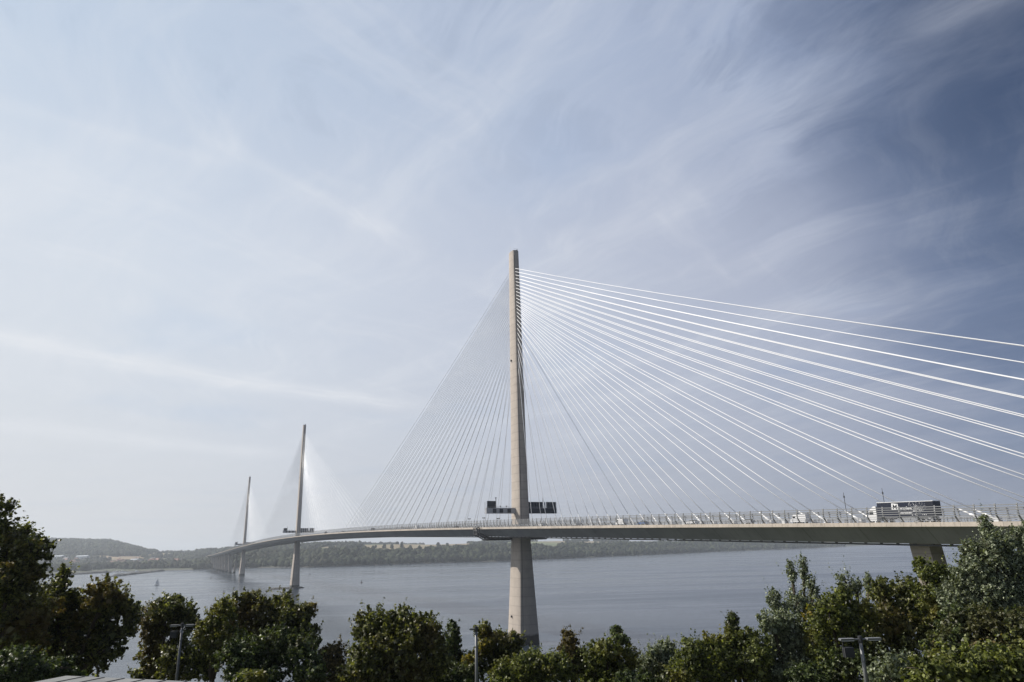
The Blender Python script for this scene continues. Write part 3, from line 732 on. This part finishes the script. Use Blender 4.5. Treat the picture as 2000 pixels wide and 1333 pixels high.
def shed(xp, Yd, wd, h, label, lift=4):
    xw = (xp-1000)/1417*Yd; z = float(hgt(np.array([xw]), np.array([float(Yd)]))[0])
    t = empty('warehouse', (xw, Yd, z+lift), label, 'warehouse')
    m_ = LMB(); m_.box((0, 0, h/2-2), (wd/2, 14, h/2+2)); m_.build('wall', M_WHITE, t)
    m_ = LMB(); m_.add([(-wd/2-1, -15, h), (wd/2+1, -15, h), (wd/2+1, 15, h), (-wd/2-1, 15, h), (-wd/2-1, 0, h+3), (wd/2+1, 0, h+3)], [(0, 1, 5, 4), (2, 3, 4, 5), (0, 4, 3), (1, 2, 5)]); m_.build('roof', mat('shed_roof', (.62, .66, .68), .4), t)
    m_ = LMB()
    for a in np.arange(-wd/2+4, wd/2-3, 8): m_.box((a, -14.05, 2.2), (1.8, .06, 2.2))
    m_.build('shutter_door', M_GREY, t)
shed(103, 3050, 52, 8, 'long pale warehouse above the village at the far left', 12); shed(153, 3050, 46, 9, 'white warehouse below the wooded hill at left', 14)
shed(256, 2950, 26, 9, 'small white warehouse at the right edge of the village', 10)

# ------------------------------------------------------------------ harbour: breakwater, quay, moored boats
M_ROCK = mat('dark_rock', (.05, .05, .047), .9, noise=(.3, .5))
def rocky(name, pts, hw, h, label, cat, seed):
    r = np.random.RandomState(seed); m_ = MB()
    n = 60; P_ = [np.array(p, float) for p in pts]; L = [0]+list(np.cumsum([np.linalg.norm(P_[i+1]-P_[i]) for i in range(len(P_)-1)]))
    rings = []
    for t in np.linspace(0, L[-1], n):
        x = np.interp(t, L, [p[0] for p in P_]); y = np.interp(t, L, [p[1] for p in P_])
        x2 = np.interp(min(t+1, L[-1]), L, [p[0] for p in P_])-np.interp(max(t-1, 0), L, [p[0] for p in P_]); y2 = np.interp(min(t+1, L[-1]), L, [p[1] for p in P_])-np.interp(max(t-1, 0), L, [p[1] for p in P_])
        q = math.hypot(x2, y2)+1e-6; nx_, ny_ = -y2/q, x2/q; en = min(1, t/L[-1]*12, (1-t/L[-1])*12)
        w_ = hw*(.25+.75*en)*r.uniform(.8, 1.2); hh = h*(.3+.7*en)*r.uniform(.7, 1.25)
        rings.append([(x-nx_*w_, y-ny_*w_, -1.5), (x-nx_*w_*.6, y-ny_*w_*.6, hh*.7*r.uniform(.6, 1.3)), (x, y, hh), (x+nx_*w_*.6, y+ny_*w_*.6, hh*.7*r.uniform(.6, 1.3)), (x+nx_*w_, y+ny_*w_, -1.5)])
    m_.loft(rings); o_ = m_.build(name, M_ROCK); tag(o_, label, cat); return o_
g = lambda x, y: ground(x, y)[:2]
rocky('breakwater', [g(217, 1127), g(245, 1124), g(285, 1119.5), g(322, 1115.5)], 11, 5, 'dark stone breakwater reaching out from the marina', 'breakwater', 1)
rocky('harbour_wall', [g(60, 1126.5), g(125, 1124), g(160, 1122), g(215, 1118.5)], 14, 5.5, 'low harbour wall in front of moored boats at far left', 'harbour wall', 2)
isl = rocky('rock_islet', [B(650+2, 30, 0)[:2], B(652, 16, 0)[:2], B(650, 0, 0)[:2], B(649, -12, 0)[:2]], 12, 1.7, 'low dark rock islet at the foot of the middle tower', 'rock', 3)
def boat_proto(mast_h=9, sail=False):
    t = empty('moored_boat' if not sail else 'sailing_boat', (0, 0, 0), cat='boat')
    m_ = LMB(); rings = []
    for x, w_ in ((-4.5, 1.0), (-2, 1.5), (1, 1.45), (3.2, .85), (4.8, .06)):
        rings.append([(x, -w_*.6, -.3), (x, w_*.6, -.3), (x, w_, 1.0+.05*x), (x, -w_, 1.0+.05*x)])
    m_.loft(rings); m_.build('hull', M_WHITE, t)
    m_ = LMB(); m_.box((-.4, 0, 1.35), (1.6, .8, .4)); m_.build('cabin', M_WHITE, t)
    m_ = LMB(); m_.tube([(.8, 0, .8), (.8, 0, mast_h)], .09, 5); m_.tube([(.8, 0, 2), (-3.4, 0, 2.1)], .07, 5); m_.build('mast', M_GREY, t)
    if sail:
        ms = mat('sailcloth', (.82, .82, .80), .8)
        m_ = LMB(); m_.hexa([(.65, -.03, 2.2), (.65, .03, 2.2), (-3.3, .45, 2.2), (-3.3, .39, 2.2), (.65, -.03, mast_h-.3), (.65, .03, mast_h-.3), (.45, .06, mast_h-.3), (.45, .0, mast_h-.3)]); m_.build('mainsail', ms, t)
        m_ = LMB(); m_.hexa([(4.5, -.03, 1.5), (4.5, .03, 1.5), (1.1, .65, 1.7), (1.1, .59, 1.7), (1.0, -.03, mast_h-1.4), (1.0, .03, mast_h-1.4), (.9, .05, mast_h-1.4), (.9, 0, mast_h-1.4)]); m_.build('headsail', ms, t)
    return t
bt = boat_proto(12.5, True); pz = ground(306, 1143.5); bt.location = tuple(pz); bt.rotation_euler = (0, 0, .5); bt.scale = (.78,)*3
tag(bt, 'small white sailing boat under full sail on open water', 'boat')
bp_ = boat_proto(11); first = True
for i in range(40):
    xp = rs.uniform(110, 330) if i < 30 else rs.uniform(128, 215)
    yp = np.interp(xp, [100, 215, 330], [1116.5, 1114, 1112.5])+rs.uniform(-.6, 1.)
    pz = ground(xp, yp); d = float(shore_dist(np.array([pz[0]]), np.array([pz[1]]))[0])
    if d > -14: pz = pz*(1, 1, 0)+np.array([0, -(d+30), 0])*(d > -14)
    t = bp_ if first else copy_tree(bp_); first = False
    t.location = (pz[0], pz[1], 0); t.rotation_euler = (0, 0, rs.uniform(-.5, .5)+rs.choice([0, 1.57])); s_ = rs.uniform(1.1, 1.7); t.scale = (s_,)*3
    tag(t, 'small white boat moored in the marina at far left', 'boat', 'boats moored in the marina')
mb = copy_tree(bp_); pz = ground(148, 1123); mb.location = (pz[0], pz[1]-25, 0); mb.scale = (1.6, 1.6, 1.3); mb.rotation_euler = (0, 0, .3); del mb['group']; tag(mb, 'larger white boat lying outside the harbour wall', 'boat')
M_BUOY = mat('buoy_paint', (.06, .03, .03), .5)
def buoy_proto():
    t = empty('buoy', (0, 0, 0), cat='buoy')
    m_ = LMB(); m_.tube([(0, 0, -.4), (0, 0, .6), (0, 0, .9)], [1.3, 1.3, .8], 12); m_.build('float', M_BUOY, t)
    m_ = LMB()
    for a in range(4): m_.tube([(.7*math.cos(a*1.57), .7*math.sin(a*1.57), .8), (.2*math.cos(a*1.57), .2*math.sin(a*1.57), 3.4)], .07, 4)
    m_.box((0, 0, 2.2), (.35, .35, .35)); m_.tube([(0, 0, 3.2), (0, 0, 4.3)], [.28, .05], 6); m_.build('cage', M_BUOY, t); return t
bu = buoy_proto(); k = 0
for xp, yp, lb, s_ in ((437, 1159, 'dark navigation buoy nearest the treetops left of the middle tower', 1.), (412, 1130, 'small dark buoy in front of the approach piers', 1.), (605, 1123, 'tiny dark buoy just right of the middle tower', 1.), (706, 1139, 'dark navigation buoy in open water between the near and middle towers', 1.1), (1248, 1087.5, 'tiny buoy near the far bank under the deck', 1.5)):
    t = bu if k == 0 else copy_tree(bu); k += 1; t.location = tuple(ground(xp, yp)); t.scale = (s_,)*3; tag(t, lb, 'buoy', 'navigation buoys on the estuary')

# ------------------------------------------------------------------ near ground
def nh(x, y):
    base = np.interp(y, [-60, 12, 28, 45, 70, 110, 150, 200, 235, 260], [42.2, 41, 37.0, 34.0, 28, 19, 10, 3.0, -.5, -3])
    return base+.5*np.sin(x*.21+1)*np.sin(y*.17)+sm((x-10)/70)*2.5*sm((150-y)/100)
gx, gy = np.meshgrid(np.arange(-260, 320, 4.), np.arange(-60, 262, 4.), indexing='ij'); nx, ny = gx.shape
V = np.stack([gx, gy, nh(gx, gy)], -1).reshape(-1, 3); idx = np.arange(nx*ny).reshape(nx, ny)
F = np.stack([idx[:-1, :-1], idx[1:, :-1], idx[1:, 1:], idx[:-1, 1:]], -1).reshape(-1, 4)
o = bpy.data.objects.new('near_ground', mesh('near_ground', V, F, mat('rough_grass', (.06, .07, .03), .95, noise=(.3, .4)), True)); C.objects.link(o); tag(o, 'grassy slope below the viewpoint', kind='structure')

# ------------------------------------------------------------------ near trees
SPEC = {  # leaf size, shoot amount, material
 'maple': (.15, 1.0, foliage_mat('maple_leaves', (.040, .046, .012), (.120, .125, .042), (.17, .115, .036), .42, .45, .5)),
 'dark':  (.12, .6, foliage_mat('dark_leaves', (.020, .033, .012), (.075, .095, .032), (.09, .08, .03), .30, .5, .38)),
 'olive': (.125, .9, foliage_mat('olive_leaves', (.040, .052, .013), (.135, .148, .042), (.21, .18, .04), .42, .48, .45)),
 'poplar': (.10, 1.6, foliage_mat('poplar_leaves', (.055, .072, .036), (.20, .22, .15), (.09, .10, .05), .30, .5, .40)),
 'yellow': (.13, .7, foliage_mat('yellowing_leaves', (.09, .085, .015), (.22, .17, .03), (.10, .11, .03), .42, .55, .30)),
 'rust': (.11, .8, foliage_mat('rusty_leaves', (.05, .042, .016), (.12, .095, .042), (.07, .08, .025), .35, .6, .30)),
}
def leaves(cent, out, size, r, upb=.35):
    """one bent four-corner leaf per centre, facing roughly outward and upward"""
    n = len(cent); nrm = out*.6+r.normal(size=(n, 3))*.75+np.array([0, 0, upb]); nrm /= np.linalg.norm(nrm, axis=1)[:, None]
    a = np.cross(nrm, r.normal(size=(n, 3))); a /= np.linalg.norm(a, axis=1)[:, None]; c = np.cross(nrm, a)
    s_ = (size*r.uniform(.6, 1.25, n))[:, None]
    v = np.stack([cent-a*s_*.55, cent+c*s_*.40+nrm*s_*.12-a*s_*.05, cent+a*s_*.6, cent-c*s_*.40+nrm*s_*.12-a*s_*.05], 1)
    return v
def crown_mesh(lobes, spec, r, dens_=1.):
    size, shoot, _ = SPEC[spec]; out = []
    for (c, rx, rz) in lobes:
        c = np.array(c); rr = np.array([rx, rx*.95, rz]); area = 4*math.pi*((rx*rx+2*rx*rz)/3)
        # leafy sprays running outward from the middle of each crown mass, of uneven length
        ns_ = max(24, int(area/.16)); d = r.normal(size=(ns_, 3)); d[:, 2] += .25; d /= np.linalg.norm(d, axis=1)[:, None]
        lump = 1+.20*np.sin(d[:, 0]*5+r.uniform(0, 6))*np.sin(d[:, 1]*6+d[:, 2]*4+r.uniform(0, 6))
        L_ = lump*r.uniform(.74, 1.12, ns_); wdt = r.uniform(.10, .24, ns_)
        per = int(2.1*dens_*.16/(.42*size*size)); k = r.poisson(per*r.choice([.35, 1., 1.55], ns_, p=[.30, .42, .28]))
        ii = np.repeat(np.arange(ns_), k); t = 1-.42*r.uniform(size=len(ii))**1.3
        lat = r.normal(size=(len(ii), 3)); lat /= np.linalg.norm(lat, axis=1)[:, None]; lat *= (wdt[ii]*r.uniform(size=len(ii))**.6*(1.75-1.35*(t-.58)/.42))[:, None]
        p = c+d[ii]*rr*(L_[ii]*t)[:, None]+lat+np.array([0, 0, .10])*(t[:, None]-.7)
        out.append(leaves(p, d[ii]*.5+lat*3.0, size, r))
        # shoots poking beyond the outline
        ns = int(area*2.0*shoot)
        d = r.normal(size=(ns, 3)); d[:, 2] = np.abs(d[:, 2])*.9; d /= np.linalg.norm(d, axis=1)[:, None]
        L = .18+.72*r.uniform(size=ns)**2.2*(.75 if spec != 'poplar' else 1.2); kk = 13; t = r.uniform(0, 1, (ns, kk))
        dirn = d*.6+np.array([0, 0, .75]); dirn /= np.linalg.norm(dirn, axis=1)[:, None]
        p = (c+d*rr*.93)[:, None]+dirn[:, None]*(t*L[:, None])[..., None]+r.normal(size=(ns, kk, 3))*(.075*(1.2-t))[..., None]
        out.append(leaves(p.reshape(-1, 3), np.repeat(d, kk, 0), size*.8, r))
        # dark inner foliage that closes the crown
        ni = int(area*.9/(size*2.2)**2*dens_**3); d = r.normal(size=(ni, 3)); d /= np.linalg.norm(d, axis=1)[:, None]
        out.append(leaves(c+d*rr*(r.uniform(.35, .80, ni))[:, None], d, size*2.2, r))
    v = np.concatenate(out); n = len(v); return v.reshape(-1, 3), np.arange(4*n).reshape(-1, 4)
NLEAF = 0
def tree(spec, Dm, lob, label, name='tree', cat='tree', group=None, seed=0, dens_=1., base=None, bush=False):
    """lob: (x, y, rx, ry) crown masses read off at 2000 px, turned into real spheres at distance Dm"""
    global NLEAF
    r = np.random.RandomState(seed+17); L = []
    for i, l in enumerate(lob):
        x, y, rx, ry = l[:4]; dd = Dm+(l[4] if len(l) > 4 else r.uniform(-.8, .8)); k = dd/1417.; c = at(x, y, dd)
        L.append((c, rx*k, ry*k))
    bx = np.mean([c[0] for c, _, _ in L]); by = np.mean([c[1] for c, _, _ in L]); bz = float(nh(np.array(bx), np.array(by)))-.1
    loc = np.array([bx, by, bz]); t = empty(name, loc, label, cat, group)
    V, F = crown_mesh([(c-loc, a, b_) for c, a, b_ in L], spec, r, dens_); NLEAF += len(F)
    o_ = bpy.data.objects.new('crown', mesh('crown', V, F, SPEC[spec][2])); C.objects.link(o_); o_.parent = t
    m_ = LMB(); low = min(c[2]-b_ for c, a, b_ in L)-bz; fork = max(.3, min(low+.3, 3.5)); R_ = .07 if bush else .17
    m_.tube([(0, 0, 0), (.1, .05, fork*.5), (0, .1, fork)], [R_*1.25, R_, R_*.8], 8)
    for c, a, b_ in L:
        e = c-loc; s0 = np.array([0, .1, fork]); mid = s0+(e-s0)*.5+np.array([0, 0, .15]); tip = e+np.array([0, 0, b_*.6])
        m_.tube([s0, mid, e, tip], [R_*.75, R_*.5, R_*.3, .02], 6)
        for q in range(4):
            a_ = r.uniform(0, 6.28); e2 = e+np.array([a*.8*math.cos(a_), a*.8*math.sin(a_), b_*r.uniform(-.2, .7)]); m_.tube([mid if q % 2 else e, (e+e2)/2+np.array([0, 0, .1]), e2], [R_*.3, R_*.2, .015], 5)
    m_.build('trunk', M_BARK, t, True)
    return t
TR = [
 ('maple', 34, [(-12, 1010, 34, 42), (14, 1062, 58, 40), (62, 1078, 36, 32), (20, 1130, 66, 50), (-30, 1200, 70, 80), (40, 1215, 60, 60)], 'tall brown green tree rising highest at the left edge'),
 ('maple', 37, [(118, 1140, 16, 32), (105, 1180, 44, 40), (150, 1215, 52, 52), (204, 1165, 36, 34), (226, 1215, 44, 52), (70, 1260, 60, 60), (205, 1270, 36, 42), (135, 1290, 60, 50)], 'broad maple with rounded top just right of the tall left tree'),
 ('dark', 29, [(20, 1305, 60, 34), (95, 1316, 50, 24)], 'low dark green bush in the bottom left corner'),
 ('maple', 41, [(325, 1190, 34, 26), (300, 1215, 30, 34), (352, 1225, 34, 44), (300, 1275, 30, 40), (350, 1300, 38, 46), (286, 1322, 30, 22)], 'maple standing behind the left twin arm lamp'),
 ('olive', 40, [(408, 1235, 26, 36), (432, 1200, 26, 28), (400, 1290, 34, 44), (440, 1260, 34, 40)], 'light green tree just right of the left lamp'),
 ('maple', 43, [(455, 1190, 26, 26), (492, 1178, 24, 24), (512, 1205, 36, 34), (552, 1182, 22, 24), (570, 1215, 34, 32), (600, 1195, 18, 17), (590, 1255, 34, 38), (520, 1260, 48, 44), (462, 1232, 30, 30)], 'reddish brown maple with three rounded tops under the middle tower'),
 ('dark', 36, [(470, 1290, 44, 44), (530, 1270, 46, 44), (590, 1290, 42, 44), (500, 1330, 60, 30), (610, 1325, 30, 30)], 'dense dark green bush in front of the reddish maple'),
 ('rust', 42, [(650, 1278, 26, 24), (640, 1310, 34, 30), (672, 1318, 26, 26)], 'low rust coloured bush between two maples'),
 ('maple', 36, [(730, 1230, 42, 36), (782, 1222, 34, 32), (822, 1240, 36, 38), (850, 1275, 32, 42), (775, 1275, 60, 50), (722, 1290, 44, 40), (790, 1325, 70, 34), (690, 1322, 34, 26)], 'big rounded glossy leaved maple in the middle left'),
 ('dark', 41, [(886, 1240, 16, 24), (880, 1280, 24, 40), (905, 1310, 24, 34)], 'narrow dark tree beside the single arm lamp'),
 ('maple', 40, [(944, 1242, 18, 24), (966, 1262, 28, 30), (998, 1260, 22, 24), (985, 1300, 36, 36), (935, 1300, 26, 36)], 'dark maple right behind the single arm lamp'),
 ('yellow', 39, [(948, 1262, 12, 12), (915, 1296, 13, 13)], 'small yellow leaved sapling beside the single arm lamp'),
 ('olive', 37, [(990, 1318, 30, 26), (1040, 1300, 40, 28), (1082, 1310, 40, 34), (1020, 1335, 60, 24)], 'bright green bush below the foot of the nearest tower'),
 ('rust', 39, [(1112, 1256, 20, 20), (1106, 1285, 24, 26), (1128, 1300, 26, 26)], 'small reddish tree poking up right of the nearest tower'),
 ('olive', 38, [(1185, 1270, 26, 24), (1160, 1300, 40, 34), (1215, 1292, 34, 32), (1185, 1330, 60, 26)], 'green shrub with a leaning twiggy shoot right of centre'),
 ('dark', 38, [(1204, 1236, 9, 11), (1212, 1252, 13, 8)], 'leggy dark sapling standing above the green shrubs'),
 ('poplar', 40, [(1280, 1285, 22, 24), (1300, 1270, 20, 18), (1262, 1312, 30, 30), (1310, 1308, 26, 32)], 'grey green shrub right of the leggy sapling'),
 ('olive', 37, [(1355, 1278, 30, 26), (1392, 1268, 28, 26), (1350, 1318, 44, 34), (1400, 1312, 40, 40)], 'olive green bush left of the small pointed tree'),
 ('dark', 39, [(1430, 1216, 9, 15), (1432, 1236, 13, 14)], 'small dark pointed treetop above the yellow green trees'),
 ('olive', 38, [(1428, 1262, 26, 30), (1462, 1252, 28, 22), (1440, 1300, 44, 40), (1480, 1300, 34, 44)], 'yellow green tree beneath the small pointed treetop'),
 ('poplar', 41, [(1546, 1128, 9, 30), (1571, 1122, 8, 32), (1590, 1160, 12, 28), (1510, 1172, 12, 22), (1558, 1180, 30, 24), (1525, 1192, 20, 16), (1600, 1190, 18, 16)], 'thin silvery poplar with two upright spires'),
 ('poplar', 38, [(1508, 1220, 26, 24), (1542, 1228, 32, 30), (1520, 1268, 40, 40), (1560, 1280, 36, 44), (1530, 1320, 60, 30)], 'grey leaved tree below the two poplar spires'),
 ('yellow', 38, [(1590, 1215, 16, 26)], 'yellowing treetop between the grey tree and round green tree'),
 ('olive', 37, [(1642, 1168, 24, 20), (1620, 1200, 34, 34), (1600, 1240, 30, 36), (1655, 1230, 36, 50), (1620, 1290, 44, 44), (1690, 1200, 24, 30)], 'round yellow green tree left of the right hand lamp'),
 ('poplar', 41, [(1652, 1140, 16, 24), (1670, 1150, 12, 22), (1697, 1146, 9, 22)], 'silvery poplar tips behind the round yellow green tree'),
 ('maple', 38, [(1722, 1152, 16, 22), (1740, 1175, 34, 34), (1775, 1150, 20, 22), (1790, 1180, 34, 36), (1725, 1225, 36, 44), (1775, 1240, 44, 50), (1710, 1290, 34, 44)], 'green brown tree left of the bridge pier'),
 ('olive', 37, [(1822, 1122, 24, 22), (1800, 1112, 14, 20), (1845, 1140, 28, 30), (1830, 1175, 40, 40), (1850, 1225, 50, 50)], 'tree with pale pinkish tips in front of the bridge pier'),
 ('poplar', 34, [(1928, 1038, 12, 26), (1945, 1075, 30, 36), (1895, 1075, 16, 20), (1900, 1120, 36, 40), (1962, 1110, 40, 44), (2010, 1062, 34, 34), (1930, 1170, 60, 50), (2000, 1170, 50, 60), (1870, 1180, 36, 40)], 'tall silvery leaved tree covering the deck at the right edge'),
 ('dark', 30, [(1900, 1230, 60, 44), (1970, 1240, 60, 50), (1850, 1270, 44, 40), (2020, 1270, 50, 50)], 'shadowy tree beneath the tall silvery one at right'),
 ('olive', 24, [(1890, 1310, 70, 44), (1980, 1310, 70, 50), (1815, 1320, 44, 34)], 'large leaved green bush in the bottom right corner'),
 ('rust', 29, [(1930, 1275, 30, 18), (1850, 1262, 30, 18)], 'reddish twiggy bush above the corner bush at right'),
 ('poplar', 28, [(1755, 1305, 36, 24), (1720, 1322, 30, 22), (1780, 1330, 34, 22)], 'pale leaved low bush right of the right hand lamp'),
 ('dark', 36, [(1655, 1310, 50, 36), (1580, 1325, 40, 24)], 'dark bush behind the right hand lamp pole'),
 ('dark', 38, [(890, 1328, 44, 26), (850, 1332, 30, 20)], 'low dark bush at the foot of the single arm lamp'),
 ('dark', 37, [(1300, 1332, 50, 26), (1240, 1334, 40, 20)], 'low dark bush under the grey green shrub'),
 ('olive', 30, [(480, 1328, 24, 10), (500, 1326, 20, 10)], 'low green sprig by the roof corner at the bottom'),
]
for i, (sp_, Dm, lob, lb) in enumerate(TR):
    dn = .55 if 'spires' in lb and 'thin' in lb or 'tips behind' in lb else 1.
    bushy = 'bush' in lb or 'shrub' in lb or 'sprig' in lb or 'sapling' in lb
    tree(sp_, Dm, lob, lb, 'bush' if bushy else 'tree', 'bush' if bushy else 'tree', 'trees and bushes lining the slope', seed=i, bush=bushy, dens_=dn)
print('leaves', NLEAF)

# ------------------------------------------------------------------ lamps
def lamp_post(xt, yt, Dm, half, label, single=False, extra=False):
    top = at(xt, yt, Dm); k = Dm/1417.; gz = float(nh(np.array(top[0]), np.array(top[1])))
    t = empty('street_lamp', (top[0], top[1], gz), label, 'street lamp'); h = top[2]-gz
    m_ = LMB(); m_.tube([(0, 0, -.3), (0, 0, 1.2)], .11, 12); m_.tube([(0, 0, 1.2), (0, 0, h)], [.075, .055], 12); m_.build('pole', M_LAMP, t, True)
    ar = half*k
    m_ = LMB(); m_.tube([(-ar*(1 if not single else .9), 0, h), ((ar if not single else .02), 0, h)], .03, 8); m_.build('arm', M_LAMP, t)
    for sg in ((-1, 1) if not single else (-1,)):
        m_ = LMB(); L0, L1 = .28*ar, ar; x0, x1 = (sg*L0, sg*L1)
        if x0 > x1: x0, x1 = x1, x0
        m_.hexa([(x0, -.09, h-.02), (x1, -.09, h-.02), (x1, .09, h-.02), (x0, .09, h-.02), (x0+.02, -.11, h+.04), (x1-.02, -.11, h+.04), (x1-.02, .11, h+.04), (x0+.02, .11, h+.04)])
        hd = m_.build('lamp_head', M_LAMP, t)
        m_ = LMB(); m_.box(((x0+x1)/2, 0, h-.035), ((x1-x0)/2-.05, .09, .012)); m_.build('lens', mat('lamp_lens', (.5, .5, .48), .2), hd)
    m_ = LMB(); m_.tube([(0, 0, h-.12), (0, 0, h+.11)], .075, 10); m_.build('cap', M_BLACK, t)
    if not single:
        m_ = LMB(); x0 = -ar*.86; m_.box((x0+.16, 0, h-.42), (.17, .10, .16)); m_.tube([(x0, 0, h-.02), (x0-.03, 0, h-.58)], .014, 5); m_.tube([(x0, 0, h-.24), (x0+.3, 0, h-.24)], .014, 5)
        m_.build('hanging_box', M_BLACK, t)
    m_ = LMB(); m_.tube([(0, 0, h-.75), (0, 0, h-.70)], .07, 12); m_.tube([(0, 0, 1.18), (0, 0, 1.26)], .12, 12); m_.build('collar', M_LAMP, t)
    return t
lamp_post(356, 1222, 38, 23, 'grey twin arm street lamp in front of the left trees')
lamp_post(930, 1229, 33, 13, 'slim single arm street lamp just left of the nearest tower', True)
lamp_post(1680, 1249, 27, 39, 'grey twin arm street lamp in front of the right hand trees')

# ------------------------------------------------------------------ flat roofed building at the bottom left
def building():
    zr = at(130, 1320, 24.)[2]; Bp = at(130, 1320, 24.); Cp = ground(432, 1334, zr); Ap = ground(40, 1336, zr)
    e1 = (Cp-Bp); L1 = np.linalg.norm(e1); e1 /= L1; e2 = (Ap-Bp); e2 -= e1*(e2@e1); e2 /= np.linalg.norm(e2)
    W1, W2 = L1+4., 9.; gz = float(nh(np.array(Bp[0]), np.array(Bp[1])))-1.
    t = empty('low_building', (Bp[0], Bp[1], gz), 'low building with a pale grey standing seam roof at the bottom left', 'building')
    q = lambda a, c, z: Bp*(1, 1, 0)+e1*a+e2*c+ZZ*z
    m_ = MB(); m_.hexa([q(a, c, z) for z in (gz, zr-.14) for a, c in ((.35, .35), (.35, W2), (W1-.3, W2), (W1-.3, .35))]); wl = m_.build('wall', mat('clad_wall', (.34, .33, .31), .7, noise=(1.5, .15)), t)
    rf = MB(); rf.hexa([q(a, c, z) for z in (zr-.12, zr) for a, c in ((0, 0), (0, W2+.3), (W1, W2+.3), (W1, 0))]); rr = rf.build('roof', mat('roof_sheet', (.19, .19, .18), .5, .2, noise=(1.2, .22)), t)
    s_ = MB()
    for a in np.arange(.8, W1, .8): s_.hexa([q(a+x, c, z) for z in (zr-.001, zr+.022) for x, c in ((-.010, .03), (-.010, W2+.28), (.010, W2+.28), (.010, .03))])
    s_.build('roof_seam', mat('seam_dark', (.15, .15, .145), .6), rr)
    d = MB(); d.hexa([q(a, W2+c, z) for z in (gz+.1, gz+2.2) for a, c in ((1.5, 0.), (1.5, .05), (2.5, .05), (2.5, 0.))]); d.build('door', M_GAN, wl)
building()

# ------------------------------------------------------------------ haze
hm = bpy.data.materials.new('haze_air'); hm.use_nodes = True; t = hm.node_tree; t.nodes.clear(); q = NB(t)
pv = q.n('ShaderNodeVolumePrincipled'); pv.inputs['Color'].default_value = (.81, .885, .97, 1); pv.inputs['Density'].default_value = 1.0e-4; pv.inputs['Anisotropy'].default_value = .25
ou = q.n('ShaderNodeOutputMaterial'); t.links.new(pv.outputs[0], ou.inputs['Volume'])
m_ = MB(); m_.hexa([(x, y, z) for z in (-9, 226) for x, y in ((-7600, -300), (9600, -300), (9600, 12600), (-7600, 12600))])
tag(m_.build('haze', hm), 'pale blue haze over the estuary', kind='stuff')
